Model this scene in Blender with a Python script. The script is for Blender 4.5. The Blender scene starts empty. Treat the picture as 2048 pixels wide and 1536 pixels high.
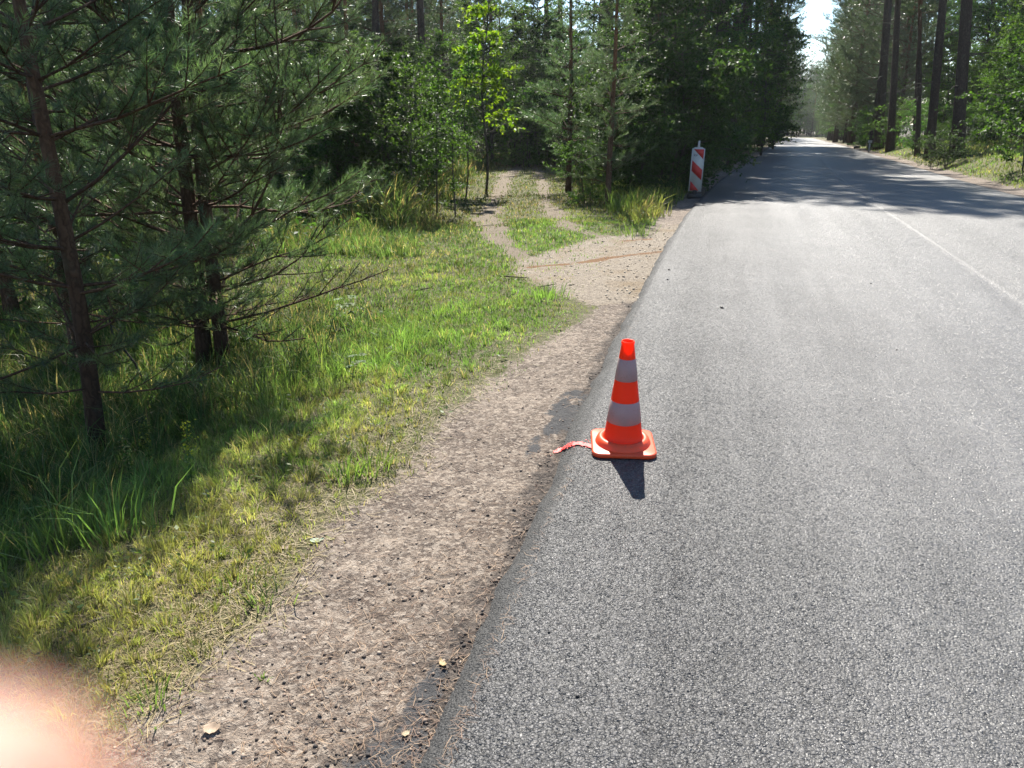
import bpy, math, random
import numpy as np
from mathutils import Vector, Matrix
R = math.radians
C = bpy.context.scene.collection
SC = bpy.context.scene
rng = np.random.default_rng(11)
random.seed(5)

# ------------------------------------------------------------------ camera, sky, sun, exposure
CAM_H, FPX, CX, CY, YH = 1.5, 1538.0, 1024.0, 768.0, 235.0      # photograph pixels (2048 x 1536)
PITCH = math.atan((CY - YH) / FPX)
cam_d = bpy.data.cameras.new('camera')
cam_d.sensor_width = 36.0; cam_d.lens = FPX / 2048 * 36
cam_d.clip_start = 0.002; cam_d.clip_end = 2000
cam_d.dof.use_dof = True; cam_d.dof.focus_distance = 4.2; cam_d.dof.aperture_fstop = 11.0
cam = bpy.data.objects.new('camera', cam_d); C.objects.link(cam)
cam.location = (0, 0, CAM_H); cam.rotation_euler = (math.pi/2 - PITCH, 0, 0)
SC.camera = cam

SUN_EL, SUN_AZ = 48.0, 0.0                                       # azimuth from +Y, clockwise
world = bpy.data.worlds.new('World'); SC.world = world; world.use_nodes = True
wn = world.node_tree; wn.nodes.clear()
sky = wn.nodes.new('ShaderNodeTexSky'); sky.sky_type = 'NISHITA'; sky.sun_disc = False
sky.sun_elevation = R(SUN_EL); sky.sun_rotation = R(SUN_AZ); sky.air_density = 1.0; sky.dust_density = 0.0; sky.ozone_density = 2.5
bgn = wn.nodes.new('ShaderNodeBackground'); bgn.inputs['Strength'].default_value = 0.064
won = wn.nodes.new('ShaderNodeOutputWorld')
wn.links.new(sky.outputs[0], bgn.inputs[0]); wn.links.new(bgn.outputs[0], won.inputs[0])
sun_d = bpy.data.lights.new('sun', 'SUN'); sun_d.energy = 4.5; sun_d.angle = R(0.53); sun_d.color = (1.0, 0.95, 0.86)
sun = bpy.data.objects.new('sun', sun_d); C.objects.link(sun); sun.location = (0, 30, 30)
sun.rotation_euler = (-R(90 - SUN_EL), 0, -R(SUN_AZ))
SC.view_settings.view_transform = 'Standard'; SC.view_settings.look = 'None'
SC.view_settings.exposure = 1.68; SC.view_settings.gamma = 1.0; SC.view_settings.use_curve_mapping = False
cy = SC.cycles
cy.max_bounces = 9; cy.diffuse_bounces = 6; cy.glossy_bounces = 2; cy.transmission_bounces = 7
cy.transparent_max_bounces = 4; cy.volume_bounces = 0; cy.caustics_reflective = False; cy.caustics_refractive = False
cy.sample_clamp_indirect = 6.0
cy.use_denoising = True

# ------------------------------------------------------------------ small helpers
def sm(a, b, t):
    t = np.clip((np.asarray(t, float) - a) / (b - a), 0, 1); return t*t*(3 - 2*t)
def _hash(ix, iy, seed):
    h = (ix.astype(np.int64)*374761393 + iy.astype(np.int64)*668265263 + seed*982451653) & 0x7fffffff
    h = ((h ^ (h >> 13)) * 1274126177) & 0x7fffffff
    return ((h ^ (h >> 16)) & 0xffff) / 65535.0
def vnoise(x, y, scale, seed=0):
    x = np.asarray(x, float)*scale; y = np.asarray(y, float)*scale
    ix = np.floor(x); iy = np.floor(y); fx = x-ix; fy = y-iy
    fx = fx*fx*(3-2*fx); fy = fy*fy*(3-2*fy)
    a = _hash(ix, iy, seed); b = _hash(ix+1, iy, seed); c = _hash(ix, iy+1, seed); d = _hash(ix+1, iy+1, seed)
    return (a*(1-fx)+b*fx)*(1-fy) + (c*(1-fx)+d*fx)*fy
def fbm(x, y, scale, seed=0, oct=3):
    r = 0; a = .5
    for k in range(oct):
        r = r + a*vnoise(x, y, scale*2**k, seed+k*7); a *= .5
    return r

def tag(o, label=None, cat=None, group=None, kind=None):
    if label: o['label'] = label
    if cat: o['category'] = cat
    if group: o['group'] = group
    if kind: o['kind'] = kind
    return o
def mesh_arrays(name, V, T, mats=None, col=None, mi=None, smooth=False, attrs=None):
    V = np.asarray(V, np.float32).reshape(-1, 3); T = np.asarray(T, np.int32).reshape(-1, 3)
    me = bpy.data.meshes.new(name)
    me.vertices.add(len(V)); me.vertices.foreach_set('co', V.ravel())
    me.loops.add(T.size); me.loops.foreach_set('vertex_index', T.ravel())
    me.polygons.add(len(T)); me.polygons.foreach_set('loop_start', np.arange(0, T.size, 3, dtype=np.int32))
    if mats:
        for m in (mats if isinstance(mats, (list, tuple)) else [mats]): me.materials.append(m)
    if mi is not None: me.polygons.foreach_set('material_index', np.asarray(mi, np.int32))
    if smooth: me.polygons.foreach_set('use_smooth', np.ones(len(T), bool))
    if col is not None:
        a = me.attributes.new('Col', 'FLOAT_COLOR', 'POINT')
        c = np.ones((len(V), 4), np.float32); c[:, :3] = col; a.data.foreach_set('color', c.ravel())
    for k, v in (attrs or {}).items():
        a = me.attributes.new(k, 'FLOAT', 'POINT'); a.data.foreach_set('value', np.asarray(v, np.float32))
    me.update(calc_edges=True); me.validate()
    return me
def obj(name, me, parent=None):
    o = bpy.data.objects.new(name, me); C.objects.link(o)
    if parent: o.parent = parent
    return o
def empty(name, loc, rz=0.0, sc=1.0):
    o = bpy.data.objects.new(name, None); C.objects.link(o); o.location = loc; o.rotation_euler = (0, 0, rz)
    o.scale = (sc, sc, sc); o.empty_display_size = .2; return o
def unit(v): return v/(np.linalg.norm(v, axis=-1, keepdims=True)+1e-9)
class Acc:                                                         # triangle accumulator
    def __init__(s): s.V=[]; s.T=[]; s.K=[]; s.M=[]; s.n=0
    def add(s, V, T, col=(1,1,1), mi=0):
        V = np.asarray(V, float).reshape(-1,3); T = np.asarray(T, int).reshape(-1,3)
        s.V.append(V); s.T.append(T+s.n); s.n += len(V)
        c = np.asarray(col, float); s.K.append(np.broadcast_to(c, (len(V),3)) if c.ndim==1 else c)
        s.M.append(np.full(len(T), mi))
    def mesh(s, name, mats, smooth=False):
        return mesh_arrays(name, np.concatenate(s.V), np.concatenate(s.T), mats, np.concatenate(s.K), np.concatenate(s.M), smooth)
def tube(P, rad, sides=6, cap=True):
    P = np.asarray(P, float); n = len(P); rad = np.broadcast_to(rad, n)
    d = np.gradient(P, axis=0); d /= np.linalg.norm(d, axis=1, keepdims=True)+1e-9
    ref = np.where(np.abs(d[:, 2:3]) > .9, np.array([[1., 0, 0]]), np.array([[0, 0, 1.]]))
    a = np.cross(d, ref); a /= np.linalg.norm(a, axis=1, keepdims=True)+1e-9; b = np.cross(d, a)
    th = np.arange(sides)*2*np.pi/sides
    V = P[:, None] + rad[:, None, None]*(np.cos(th)[None, :, None]*a[:, None] + np.sin(th)[None, :, None]*b[:, None])
    T = []
    i = np.arange(n-1)[:, None]*sides; j = np.arange(sides)[None]; k = (j+1) % sides
    q = np.stack([i+j, i+sides+j, i+sides+k], -1).reshape(-1, 3); w = np.stack([i+j, i+sides+k, i+k], -1).reshape(-1, 3)
    T = np.concatenate([q, w]); V = V.reshape(-1, 3)
    if cap:
        V = np.concatenate([V, P[[0]], P[[-1]]]); e = (n-1)*sides; m = len(V)
        jj = np.arange(sides); kk = (jj+1) % sides
        T = np.concatenate([T, np.stack([np.full(sides, m-2), jj, kk], 1), np.stack([np.full(sides, m-1), e+kk, e+jj], 1)])
    return V, T
def lathe(prof, seg=40, close=False):
    prof = np.asarray(prof, float); n = len(prof); th = np.arange(seg)*2*np.pi/seg
    V = np.stack([prof[:, 0:1]*np.cos(th), prof[:, 0:1]*np.sin(th), np.repeat(prof[:, 1:2], seg, 1)], -1).reshape(-1, 3)
    i = np.arange(n-1)[:, None]*seg; j = np.arange(seg)[None]; k = (j+1) % seg
    T = np.concatenate([np.stack([i+j, i+k, i+seg+k], -1).reshape(-1, 3), np.stack([i+j, i+seg+k, i+seg+j], -1).reshape(-1, 3)])
    return V, T

# ------------------------------------------------------------------ materials
def new_mat(name):
    m = bpy.data.materials.new(name); m.use_nodes = True; nt = m.node_tree; nt.nodes.clear()
    return m, nt
def nd(nt, t, ins=None, **props):
    n = nt.nodes.new(t)
    for k, v in props.items(): setattr(n, k, v)
    for k, v in (ins or {}).items():
        s = n.inputs[k]
        if hasattr(v, 'is_output'): nt.links.new(v, s)
        else: s.default_value = v
    return n
def math_n(nt, op, a, b=0.0, c=0.0, clamp=False):
    n = nd(nt, 'ShaderNodeMath', {0: a, 1: b, 2: c}, operation=op, use_clamp=clamp); return n.outputs[0]
def mixc(nt, f, a, b, blend='MIX'):
    n = nd(nt, 'ShaderNodeMix', data_type='RGBA', blend_type=blend)
    for i, v in ((0, f), (6, a), (7, b)):
        if hasattr(v, 'is_output'): nt.links.new(v, n.inputs[i])
        else: n.inputs[i].default_value = v if i == 0 or len(v) == 4 else (*v, 1)
    return n.outputs[2]
def ramp(nt, f, stops):
    n = nd(nt, 'ShaderNodeValToRGB', {0: f}); el = n.color_ramp.elements
    while len(el) < len(stops): el.new(.5)
    for e, (p, c) in zip(el, stops): e.position = p; e.color = (c, c, c, 1) if np.isscalar(c) else (*c, 1)
    return n.outputs[0]
def noise(nt, vec, scale, detail=3, rough=.6):
    return nd(nt, 'ShaderNodeTexNoise', {'Vector': vec, 'Scale': scale, 'Detail': detail, 'Roughness': rough}).outputs[0]
def out(nt, sh): 
    o = nt.nodes.new('ShaderNodeOutputMaterial'); nt.links.new(sh, o.inputs['Surface'])
def attr(nt, name, fac=False): 
    n = nd(nt, 'ShaderNodeAttribute', attribute_name=name); return n.outputs['Fac' if fac else 'Color']
def simple(name, col, rough=.6, spec=.4, var=0.0, scale=20.0, bump=0.0, transl=0.0):
    m, nt = new_mat(name); co = nd(nt, 'ShaderNodeTexCoord').outputs['Object']
    nz = noise(nt, co, scale, 4)
    c = mixc(nt, nz, tuple(np.array(col)*(1-var)), tuple(np.minimum(1, np.array(col)*(1+var))))
    b = nd(nt, 'ShaderNodeBsdfPrincipled', {'Base Color': c, 'Roughness': rough, 'Specular IOR Level': spec})
    if bump:
        nt.links.new(nd(nt, 'ShaderNodeBump', {'Height': nz, 'Strength': bump, 'Distance': .005}).outputs[0], b.inputs['Normal'])
    s = b.outputs[0]
    if transl:
        t = nd(nt, 'ShaderNodeBsdfTranslucent', {'Color': c}); s = nd(nt, 'ShaderNodeMixShader', {0: transl, 1: s, 2: t.outputs[0]}).outputs[0]
    out(nt, s); return m

def foliage_mat(name, transl, rough, spec, tint=(1.25, 1.35, .55)):
    m, nt = new_mat(name)
    c = attr(nt, 'Col')
    rnd = nd(nt, 'ShaderNodeObjectInfo').outputs['Random']
    hs = nd(nt, 'ShaderNodeHueSaturation', {'Color': c, 'Hue': math_n(nt, 'MULTIPLY_ADD', rnd, .03, .485), 'Value': math_n(nt, 'MULTIPLY_ADD', rnd, .35, .85)}).outputs[0]
    b = nd(nt, 'ShaderNodeBsdfPrincipled', {'Base Color': hs, 'Roughness': rough, 'Specular IOR Level': spec})
    tc = mixc(nt, 1.0, hs, tint, 'MULTIPLY')
    t = nd(nt, 'ShaderNodeBsdfTranslucent', {'Color': tc})
    out(nt, nd(nt, 'ShaderNodeMixShader', {0: transl, 1: b.outputs[0], 2: t.outputs[0]}).outputs[0])
    return m
M_LEAF = foliage_mat('leaf_green', .48, .55, .22)
M_NEEDLE = foliage_mat('needle_green', .48, .36, .55, (1.1, 1.2, .8))
M_GRASS = foliage_mat('grass_green', .52, .5, .4, (1.2, 1.25, .75))

def bark_mat():
    m, nt = new_mat('bark'); co = nd(nt, 'ShaderNodeTexCoord').outputs['Object']
    mp0 = nd(nt, 'ShaderNodeMapping', {'Vector': co, 'Scale': (1, 1, .28)}).outputs[0]; mp = nd(nt, 'ShaderNodeVectorMath', {0: mp0, 1: nd(nt, 'ShaderNodeVectorMath', {0: nd(nt, 'ShaderNodeTexNoise', {'Vector': co, 'Scale': 22.0, 'Detail': 3.0}).outputs['Color'], 3: .05}, operation='SCALE').outputs[0]}, operation='ADD').outputs[0]
    nz = noise(nt, mp, 34, 5, .7); vo = nd(nt, 'ShaderNodeTexVoronoi', {'Vector': mp, 'Scale': 26}, feature='DISTANCE_TO_EDGE').outputs[0]
    cr = ramp(nt, vo, [(0, .62), (.22, 1.0)])
    f = math_n(nt, 'MULTIPLY', cr, math_n(nt, 'MULTIPLY_ADD', nz, 1.1, .45))
    c = mixc(nt, 1.0, attr(nt, 'Col'), f, 'MULTIPLY')
    lich = ramp(nt, noise(nt, co, 7, 3), [(.58, 0), (.75, 1)])
    c = mixc(nt, math_n(nt, 'MULTIPLY', lich, .35), c, (.13, .14, .10))
    b = nd(nt, 'ShaderNodeBsdfPrincipled', {'Base Color': c, 'Roughness': .9, 'Specular IOR Level': .2})
    nt.links.new(nd(nt, 'ShaderNodeBump', {'Height': f, 'Strength': .8, 'Distance': .012}).outputs[0], b.inputs['Normal'])
    out(nt, b.outputs[0]); return m
M_BARK = bark_mat()

def ground_mat():
    m, nt = new_mat('ground_soil'); geo = nd(nt, 'ShaderNodeNewGeometry').outputs['Position']
    n1 = noise(nt, geo, 2.2, 5); n2 = noise(nt, geo, 18, 5, .7); n3 = noise(nt, geo, 140, 3, .7)
    def mask(name, lo=.42, hi=.58, amp=.5):
        nn = math_n(nt, 'ADD', math_n(nt, 'MULTIPLY', n1, .35), math_n(nt, 'MULTIPLY', n2, .65))
        w = math_n(nt, 'ADD', attr(nt, name, True), math_n(nt, 'MULTIPLY', math_n(nt, 'SUBTRACT', nn, .5), amp*2))
        return nd(nt, 'ShaderNodeMapRange', {0: w, 1: lo, 2: hi}, interpolation_type='SMOOTHSTEP').outputs[0]
    # turf litter under the grass
    turf = mixc(nt, n2, (.040, .045, .018), (.115, .110, .048))
    turf = mixc(nt, ramp(nt, n3, [(.45, 0), (.7, 1)]), turf, (.17, .15, .075))
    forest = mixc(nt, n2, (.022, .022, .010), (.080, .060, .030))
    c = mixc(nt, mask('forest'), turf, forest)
    # dirt shoulder
    lg = noise(nt, geo, 1.6, 6, .62); md = noise(nt, geo, 7.5, 6, .68); cl = nd(nt, 'ShaderNodeTexVoronoi', {'Vector': geo, 'Scale': 70.0}); clr = nd(nt, 'ShaderNodeSeparateColor', {0: cl.outputs['Color']}).outputs[0]
    d = mixc(nt, ramp(nt, math_n(nt, 'ADD', math_n(nt, 'MULTIPLY', lg, .5), math_n(nt, 'MULTIPLY', md, .5)), [(.40, 0), (.58, 1)]), (.092, .068, .053), (.250, .200, .158))
    d = mixc(nt, ramp(nt, n2, [(.34, .85), (.54, 0)]), d, (.070, .052, .042))
    d = mixc(nt, math_n(nt, 'MULTIPLY', ramp(nt, clr, [(.5, 0), (.95, 1)]), .6), d, (.36, .305, .25))
    d = mixc(nt, math_n(nt, 'MULTIPLY', ramp(nt, clr, [(.05, 1), (.3, 0)]), .6), d, (.055, .042, .035))
    d = mixc(nt, ramp(nt, n3, [(.55, 0), (.74, .8)]), d, (.40, .34, .28))
    d = mixc(nt, ramp(nt, n3, [(.30, .9), (.42, 0)]), d, (.035, .027, .022))
    bnd = nd(nt, 'ShaderNodeMapRange', {0: math_n(nt, 'ADD', attr(nt, 'band', True), math_n(nt, 'MULTIPLY', math_n(nt, 'SUBTRACT', md, .5), 1.9)), 1: .42, 2: .72}).outputs[0]
    d = mixc(nt, math_n(nt, 'MULTIPLY', bnd, .82), d, mixc(nt, clr, (.020, .017, .016), (.075, .062, .054)))
    c = mixc(nt, mask('dirt'), c, d)
    s = mixc(nt, n2, (.11, .085, .058), (.20, .16, .115)); s = mixc(nt, ramp(nt, n3, [(.55, 0), (.75, 1)]), s, (.26, .215, .16))
    c = mixc(nt, mask('rut'), c, s)
    vo = nd(nt, 'ShaderNodeTexVoronoi', {'Vector': geo, 'Scale': 55.0})
    g = mixc(nt, nd(nt, 'ShaderNodeSeparateColor', {0: vo.outputs['Color']}).outputs[0], (.18, .148, .116), (.30, .255, .20))
    g = mixc(nt, ramp(nt, n1, [(.5, 0), (.68, 1)]), g, (.20, .15, .095))
    g = mixc(nt, ramp(nt, n3, [(.3, 1), (.45, 0)]), g, (.075, .055, .038))
    c = mixc(nt, mask('gravel'), c, g)
    w = mixc(nt, n2, (.12, .060, .024), (.19, .10, .045)); c = mixc(nt, mask('wet'), c, w)
    t = mixc(nt, n2, (.034, .033, .034), (.085, .084, .085)); c = mixc(nt, mask('tar', .46, .60, .9), c, t)
    hgt = math_n(nt, 'ADD', math_n(nt, 'ADD', math_n(nt, 'MULTIPLY', n2, 1.0), math_n(nt, 'MULTIPLY', n3, .35)), math_n(nt, 'MULTIPLY', clr, .30))
    bp = nd(nt, 'ShaderNodeBump', {'Height': hgt, 'Strength': 1.0, 'Distance': .03}).outputs[0]
    b = nd(nt, 'ShaderNodeBsdfPrincipled', {'Base Color': c, 'Roughness': .9, 'Specular IOR Level': .25, 'Normal': bp})
    out(nt, b.outputs[0]); return m
M_GROUND = ground_mat()

def asphalt_mat():
    m, nt = new_mat('asphalt'); geo = nd(nt, 'ShaderNodeNewGeometry').outputs['Position']
    wob = nd(nt, 'ShaderNodeTexNoise', {'Vector': geo, 'Scale': 75.0, 'Detail': 3.0})
    pos = nd(nt, 'ShaderNodeVectorMath', {0: geo, 1: nd(nt, 'ShaderNodeVectorMath', {0: wob.outputs['Color'], 3: .014}, operation='SCALE').outputs[0]}, operation='ADD').outputs[0]
    pos = nd(nt, 'ShaderNodeMapping', {'Vector': pos, 'Rotation': (.61, .83, .37)}).outputs[0]; pos2 = nd(nt, 'ShaderNodeMapping', {'Vector': pos, 'Rotation': (.9, .3, 1.1), 'Location': (3.3, 1.7, .4)}).outputs[0]
    v1 = nd(nt, 'ShaderNodeTexVoronoi', {'Vector': pos, 'Scale': 132.0}); v2 = nd(nt, 'ShaderNodeTexVoronoi', {'Vector': pos2, 'Scale': 240.0})
    r1 = nd(nt, 'ShaderNodeSeparateColor', {0: v1.outputs['Color']}); r2 = nd(nt, 'ShaderNodeSeparateColor', {0: v2.outputs['Color']})
    big = noise(nt, geo, .8, 4); mid = noise(nt, geo, 5, 4)
    su = nd(nt, 'ShaderNodeCombineXYZ', {0: math_n(nt, 'MULTIPLY', attr(nt, 'lat', True), 1.0), 1: math_n(nt, 'MULTIPLY', attr(nt, 'lon', True), .045)}).outputs[0]
    streak = noise(nt, su, 2.6, 5, .65)
    st = math_n(nt, 'POWER', r1.outputs[0], 2.2)
    c = mixc(nt, st, (.040, .039, .039), (.145, .138, .135))
    c = mixc(nt, math_n(nt, 'MULTIPLY', ramp(nt, r2.outputs[1], [(.6, 0), (.95, 1)]), .55), c, (.14, .136, .134))
    gap = ramp(nt, v1.outputs['Distance'], [(.35, 0), (.75, 1)])
    con_ = nd(nt, 'ShaderNodeMapRange', {0: attr(nt, 'lat', True), 1: -.5, 2: 1.4, 3: .95, 4: .48}).outputs[0]
    c = mixc(nt, math_n(nt, 'MULTIPLY', gap, con_), c, (.012, .012, .013))
    c = mixc(nt, 1.0, c, ramp(nt, math_n(nt, 'ADD', math_n(nt, 'MULTIPLY', streak, .7), math_n(nt, 'MULTIPLY', big, .3)), [(.3, .78), (.7, 1.28)]), 'MULTIPLY')
    c = mixc(nt, math_n(nt, 'MULTIPLY', attr(nt, 'old', True), .55), c, (.115, .108, .10))
    e = nd(nt, 'ShaderNodeMapRange', {0: math_n(nt, 'ADD', attr(nt, 'edge', True), math_n(nt, 'MULTIPLY', math_n(nt, 'SUBTRACT', mid, .5), .5)), 1: .35, 2: .7}).outputs[0]
    c = mixc(nt, math_n(nt, 'MULTIPLY', e, .85), c, mixc(nt, r2.outputs[0], (.014, .014, .014), (.055, .054, .053)))
    con = nd(nt, 'ShaderNodeMapRange', {0: math_n(nt, 'ADD', attr(nt, 'lat', True), math_n(nt, 'MULTIPLY', math_n(nt, 'SUBTRACT', big, .5), 1.6)), 1: -.5, 2: 1.6, 3: 1.0, 4: .42}).outputs[0]
    hh = math_n(nt, 'SUBTRACT', math_n(nt, 'MULTIPLY', r1.outputs[1], .55), math_n(nt, 'MULTIPLY', v1.outputs['Distance'], 1.0))
    hh = math_n(nt, 'ADD', hh, math_n(nt, 'MULTIPLY', r2.outputs[2], .25))
    bp = nd(nt, 'ShaderNodeBump', {'Height': hh, 'Strength': con, 'Distance': .006}).outputs[0]
    # every stone has its own facet tilt
    tilt = nd(nt, 'ShaderNodeVectorMath', {0: nd(nt, 'ShaderNodeVectorMath', {0: v1.outputs['Color'], 1: (.5, .5, .5)}, operation='SUBTRACT').outputs[0], 3: .6}, operation='SCALE').outputs[0]
    nn = nd(nt, 'ShaderNodeVectorMath', {0: nd(nt, 'ShaderNodeVectorMath', {0: bp, 1: tilt}, operation='ADD').outputs[0]}, operation='NORMALIZE').outputs[0]
    rg = math_n(nt, 'ADD', math_n(nt, 'MULTIPLY_ADD', r1.outputs[2], .3, .24), math_n(nt, 'ADD', math_n(nt, 'MULTIPLY', e, .3), math_n(nt, 'MULTIPLY', streak, .18)))
    b = nd(nt, 'ShaderNodeBsdfPrincipled', {'Base Color': c, 'Roughness': rg, 'Specular IOR Level': nd(nt, 'ShaderNodeMapRange', {0: math_n(nt, 'ADD', math_n(nt, 'MULTIPLY', streak, .65), math_n(nt, 'MULTIPLY', mid, .35)), 1: .36, 2: .64, 3: .44, 4: .68}).outputs[0], 'Normal': nn})
    out(nt, b.outputs[0]); return m
M_ASPHALT = asphalt_mat()

# ------------------------------------------------------------------ the lie of the land
UL0, RW = -0.557, 5.773
_S = np.arange(-40, 420, .2)
def _sl(a, b, t): return sm(a, b, t)
_az = np.radians(14.325 + 4.9*sm(-2.865, 28.3, _S) - 45*sm(195, 240, _S))
_g = .025 - .04*sm(1.24, 15.79, _S) - .003*sm(60, 90, _S) + .018*sm(240, 300, _S)
_i0 = np.searchsorted(_S, 0)
_x = np.cumsum(np.sin(_az))*.2; _y = np.cumsum(np.cos(_az))*.2; _z = np.cumsum(_g)*.2
_x -= _x[_i0]; _y -= _y[_i0]; _z -= _z[_i0]
def road_pt(s, u, dz=0.0):
    a = np.interp(s, _S, _az); return np.stack([np.interp(s, _S, _x)+u*np.cos(a), np.interp(s, _S, _y)-u*np.sin(a), np.interp(s, _S, _z)+dz+0*u], -1)
def road_su(x, y):
    s = x*math.sin(R(17)) + y*math.cos(R(17))
    for _ in range(5):
        a = np.interp(s, _S, _az); dx = x-np.interp(s, _S, _x); dy = y-np.interp(s, _S, _y)
        s = s + dx*np.sin(a) + dy*np.cos(a)
    a = np.interp(s, _S, _az); dx = x-np.interp(s, _S, _x); dy = y-np.interp(s, _S, _y)
    return s, dx*np.cos(a) - dy*np.sin(a)
def H(x, y, rough=True):
    x = np.asarray(x, float); y = np.asarray(y, float)
    s, u = road_su(x, y); zr = np.interp(s, _S, _z)
    ul = UL0 - u; ur = u - (UL0 + RW)
    D = .55*(1 - sm(4.6, 8.0, s)) + .10
    left = -.045 - .03*np.clip(ul, 0, 1.2) - D*sm(.85, 3.8, ul) + .25*sm(12, 40, ul)
    right = -.05 - .03*np.clip(ur, 0, .8) + .58*sm(.45, 2.3, ur)*sm(5, 12, s)*(1-.6*sm(45, 70, s)) + .35*sm(2.5, 9, ur)
    z = np.where(ul > 0, left, np.where(ur > 0, right, -.11))
    z = np.where((ul > -.2) & (ul <= 0), -.045 - .065*sm(0, .2, -ul), z)
    z = np.where((ur > -.2) & (ur <= 0), -.05 - .06*sm(0, .2, -ur), z)
    if rough:
        off = np.maximum(np.maximum(ul, ur), 0)
        z = z + sm(0, .12, off)*(1-sm(5, 9, np.hypot(x, y)))*(.010*(vnoise(x, y, 9, 14)-.5)+.008*(vnoise(x, y, 23, 15)-.5)) + sm(0, .5, off)*(.035*(fbm(x, y, .9, 3)-.45) + .018*(fbm(x, y, 5, 9)-.45)) + sm(2, 6, off)*.12*(fbm(x, y, .3, 21)-.45)
    return zr + z
cols = [(UL0-.085, -.13), (UL0-.065, -.07), (UL0-.045, -.044), (UL0-.022, -.020), (UL0+.004, -.005), (UL0+.04, 0), (UL0+.14, 0)]
mid = UL0 + RW*.5
cols += [(u, 0) for u in np.linspace(UL0+.4, mid-.35, 7)] + [(mid-.09, 0), (mid-.025, -.002), (mid-.008, .002), (mid+.006, .0045), (mid+.03, .004), (mid+.1, .004)]
cols += [(u, .003) for u in np.linspace(mid+.35, UL0+RW-.3, 7)] + [(UL0+RW-.08, .002), (UL0+RW-.01, -.006), (UL0+RW+.04, -.04), (UL0+RW+.1, -.13)]
cols = np.array(cols); nc = len(cols)
_ck = np.argsort(cols[:, 0])
def surf(x, y):
    x = np.atleast_1d(x).astype(float); y = np.atleast_1d(y).astype(float); s, u = road_su(x, y)
    zz = np.interp(s, _S, _z)+np.interp(u, cols[_ck, 0], cols[_ck, 1], left=-9, right=-9)
    return np.maximum(zz, H(x, y))
def surf1(x, y): return float(surf(x, y)[0])
def at(px, py, tmax=260.0):
    """point of the ground seen at a pixel of the 2048 x 1536 photograph"""
    c, s = math.cos(PITCH), math.sin(PITCH)
    dx = (px-CX)/FPX; dv = -(py-CY)/FPX
    d = np.array([dx, c + dv*s, -s + dv*c]); t = np.geomspace(.6, tmax, 3000)
    P = d*t[:, None]; z = P[:, 2]+CAM_H; h = surf(P[:, 0], P[:, 1])
    k = np.argmax(z < h); 
    if not (z < h).any(): k = len(t)-1
    return np.array([P[k, 0], P[k, 1], h[k]])
def along(px, Y):
    """ground point in the column of pixel px at forward distance Y (taken at the horizon line)"""
    x = (px-CX)/FPX*math.cos(PITCH)*Y
    return np.array([x, Y, float(H(x, Y))])
def pathdist(x, y, pts):
    d = np.full(np.shape(x), 1e9)
    for a, b in zip(pts[:-1], pts[1:]):
        ab = b-a; t = np.clip(((x-a[0])*ab[0]+(y-a[1])*ab[1])/(ab@ab), 0, 1)
        d = np.minimum(d, np.hypot(x-a[0]-t*ab[0], y-a[1]-t*ab[1]))
    return d
def polydist(x, y, poly):                                           # signed, positive inside
    ins = np.zeros(np.shape(x), bool); n = len(poly)
    for i in range(n):
        a, b = poly[i], poly[(i+1) % n]
        cnd = ((a[1] > y) != (b[1] > y)) & (x < (b[0]-a[0])*(y-a[1])/(b[1]-a[1]+1e-12)+a[0]); ins ^= cnd
    d = pathdist(x, y, list(poly)+[poly[0]])
    return np.where(ins, d, -d)
EDGE = np.array([at(*p)[:2] for p in [(120,1536),(250,1430),(350,1370),(470,1270),(560,1180),(640,1060),(740,985),(820,925),(880,840),(960,780),(1060,700),(1150,650),(1190,612)]])
_es, _eu = road_su(EDGE[:, 0], EDGE[:, 1]); _ew = UL0-_eu; _o = np.argsort(_es); _es = _es[_o]; _ew = _ew[_o]
GRAVEL = [at(*p)[:2] for p in [(1195,612),(1105,588),(1020,545),(1040,520),(1180,478),(1290,464),(1372,440),(1340,500),(1290,590)]]
_m = road_su(np.array([g[0] for g in GRAVEL[-3:]]), np.array([g[1] for g in GRAVEL[-3:]]))
for i, sv in zip((-3, -2, -1), _m[0]): GRAVEL[i] = road_pt(sv, UL0+.03)[:2]
RUT_A = [at(*p)[:2] for p in [(1060,535),(1000,480),(972,440),(980,415),(1000,385),(1012,352),(1035,338)]]
RUT_B = [at(*p)[:2] for p in [(1230,480),(1150,462),(1112,436),(1092,400),(1085,368),(1078,345),(1070,335)]]
far_dir = RUT_A[-1]-RUT_A[-3]; far_dir /= np.linalg.norm(far_dir)
RUT_A.append(RUT_A[-1]+far_dir*4); RUT_B.append(RUT_B[-1]+far_dir*4)
WETS = [[at(*p)[:2] for p in L] for L in ([(1060,536),(1120,530),(1200,522),(1215,515)], [(1180,522),(1260,510),(1330,498)], [(1250,482),(1300,478)])]
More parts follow.
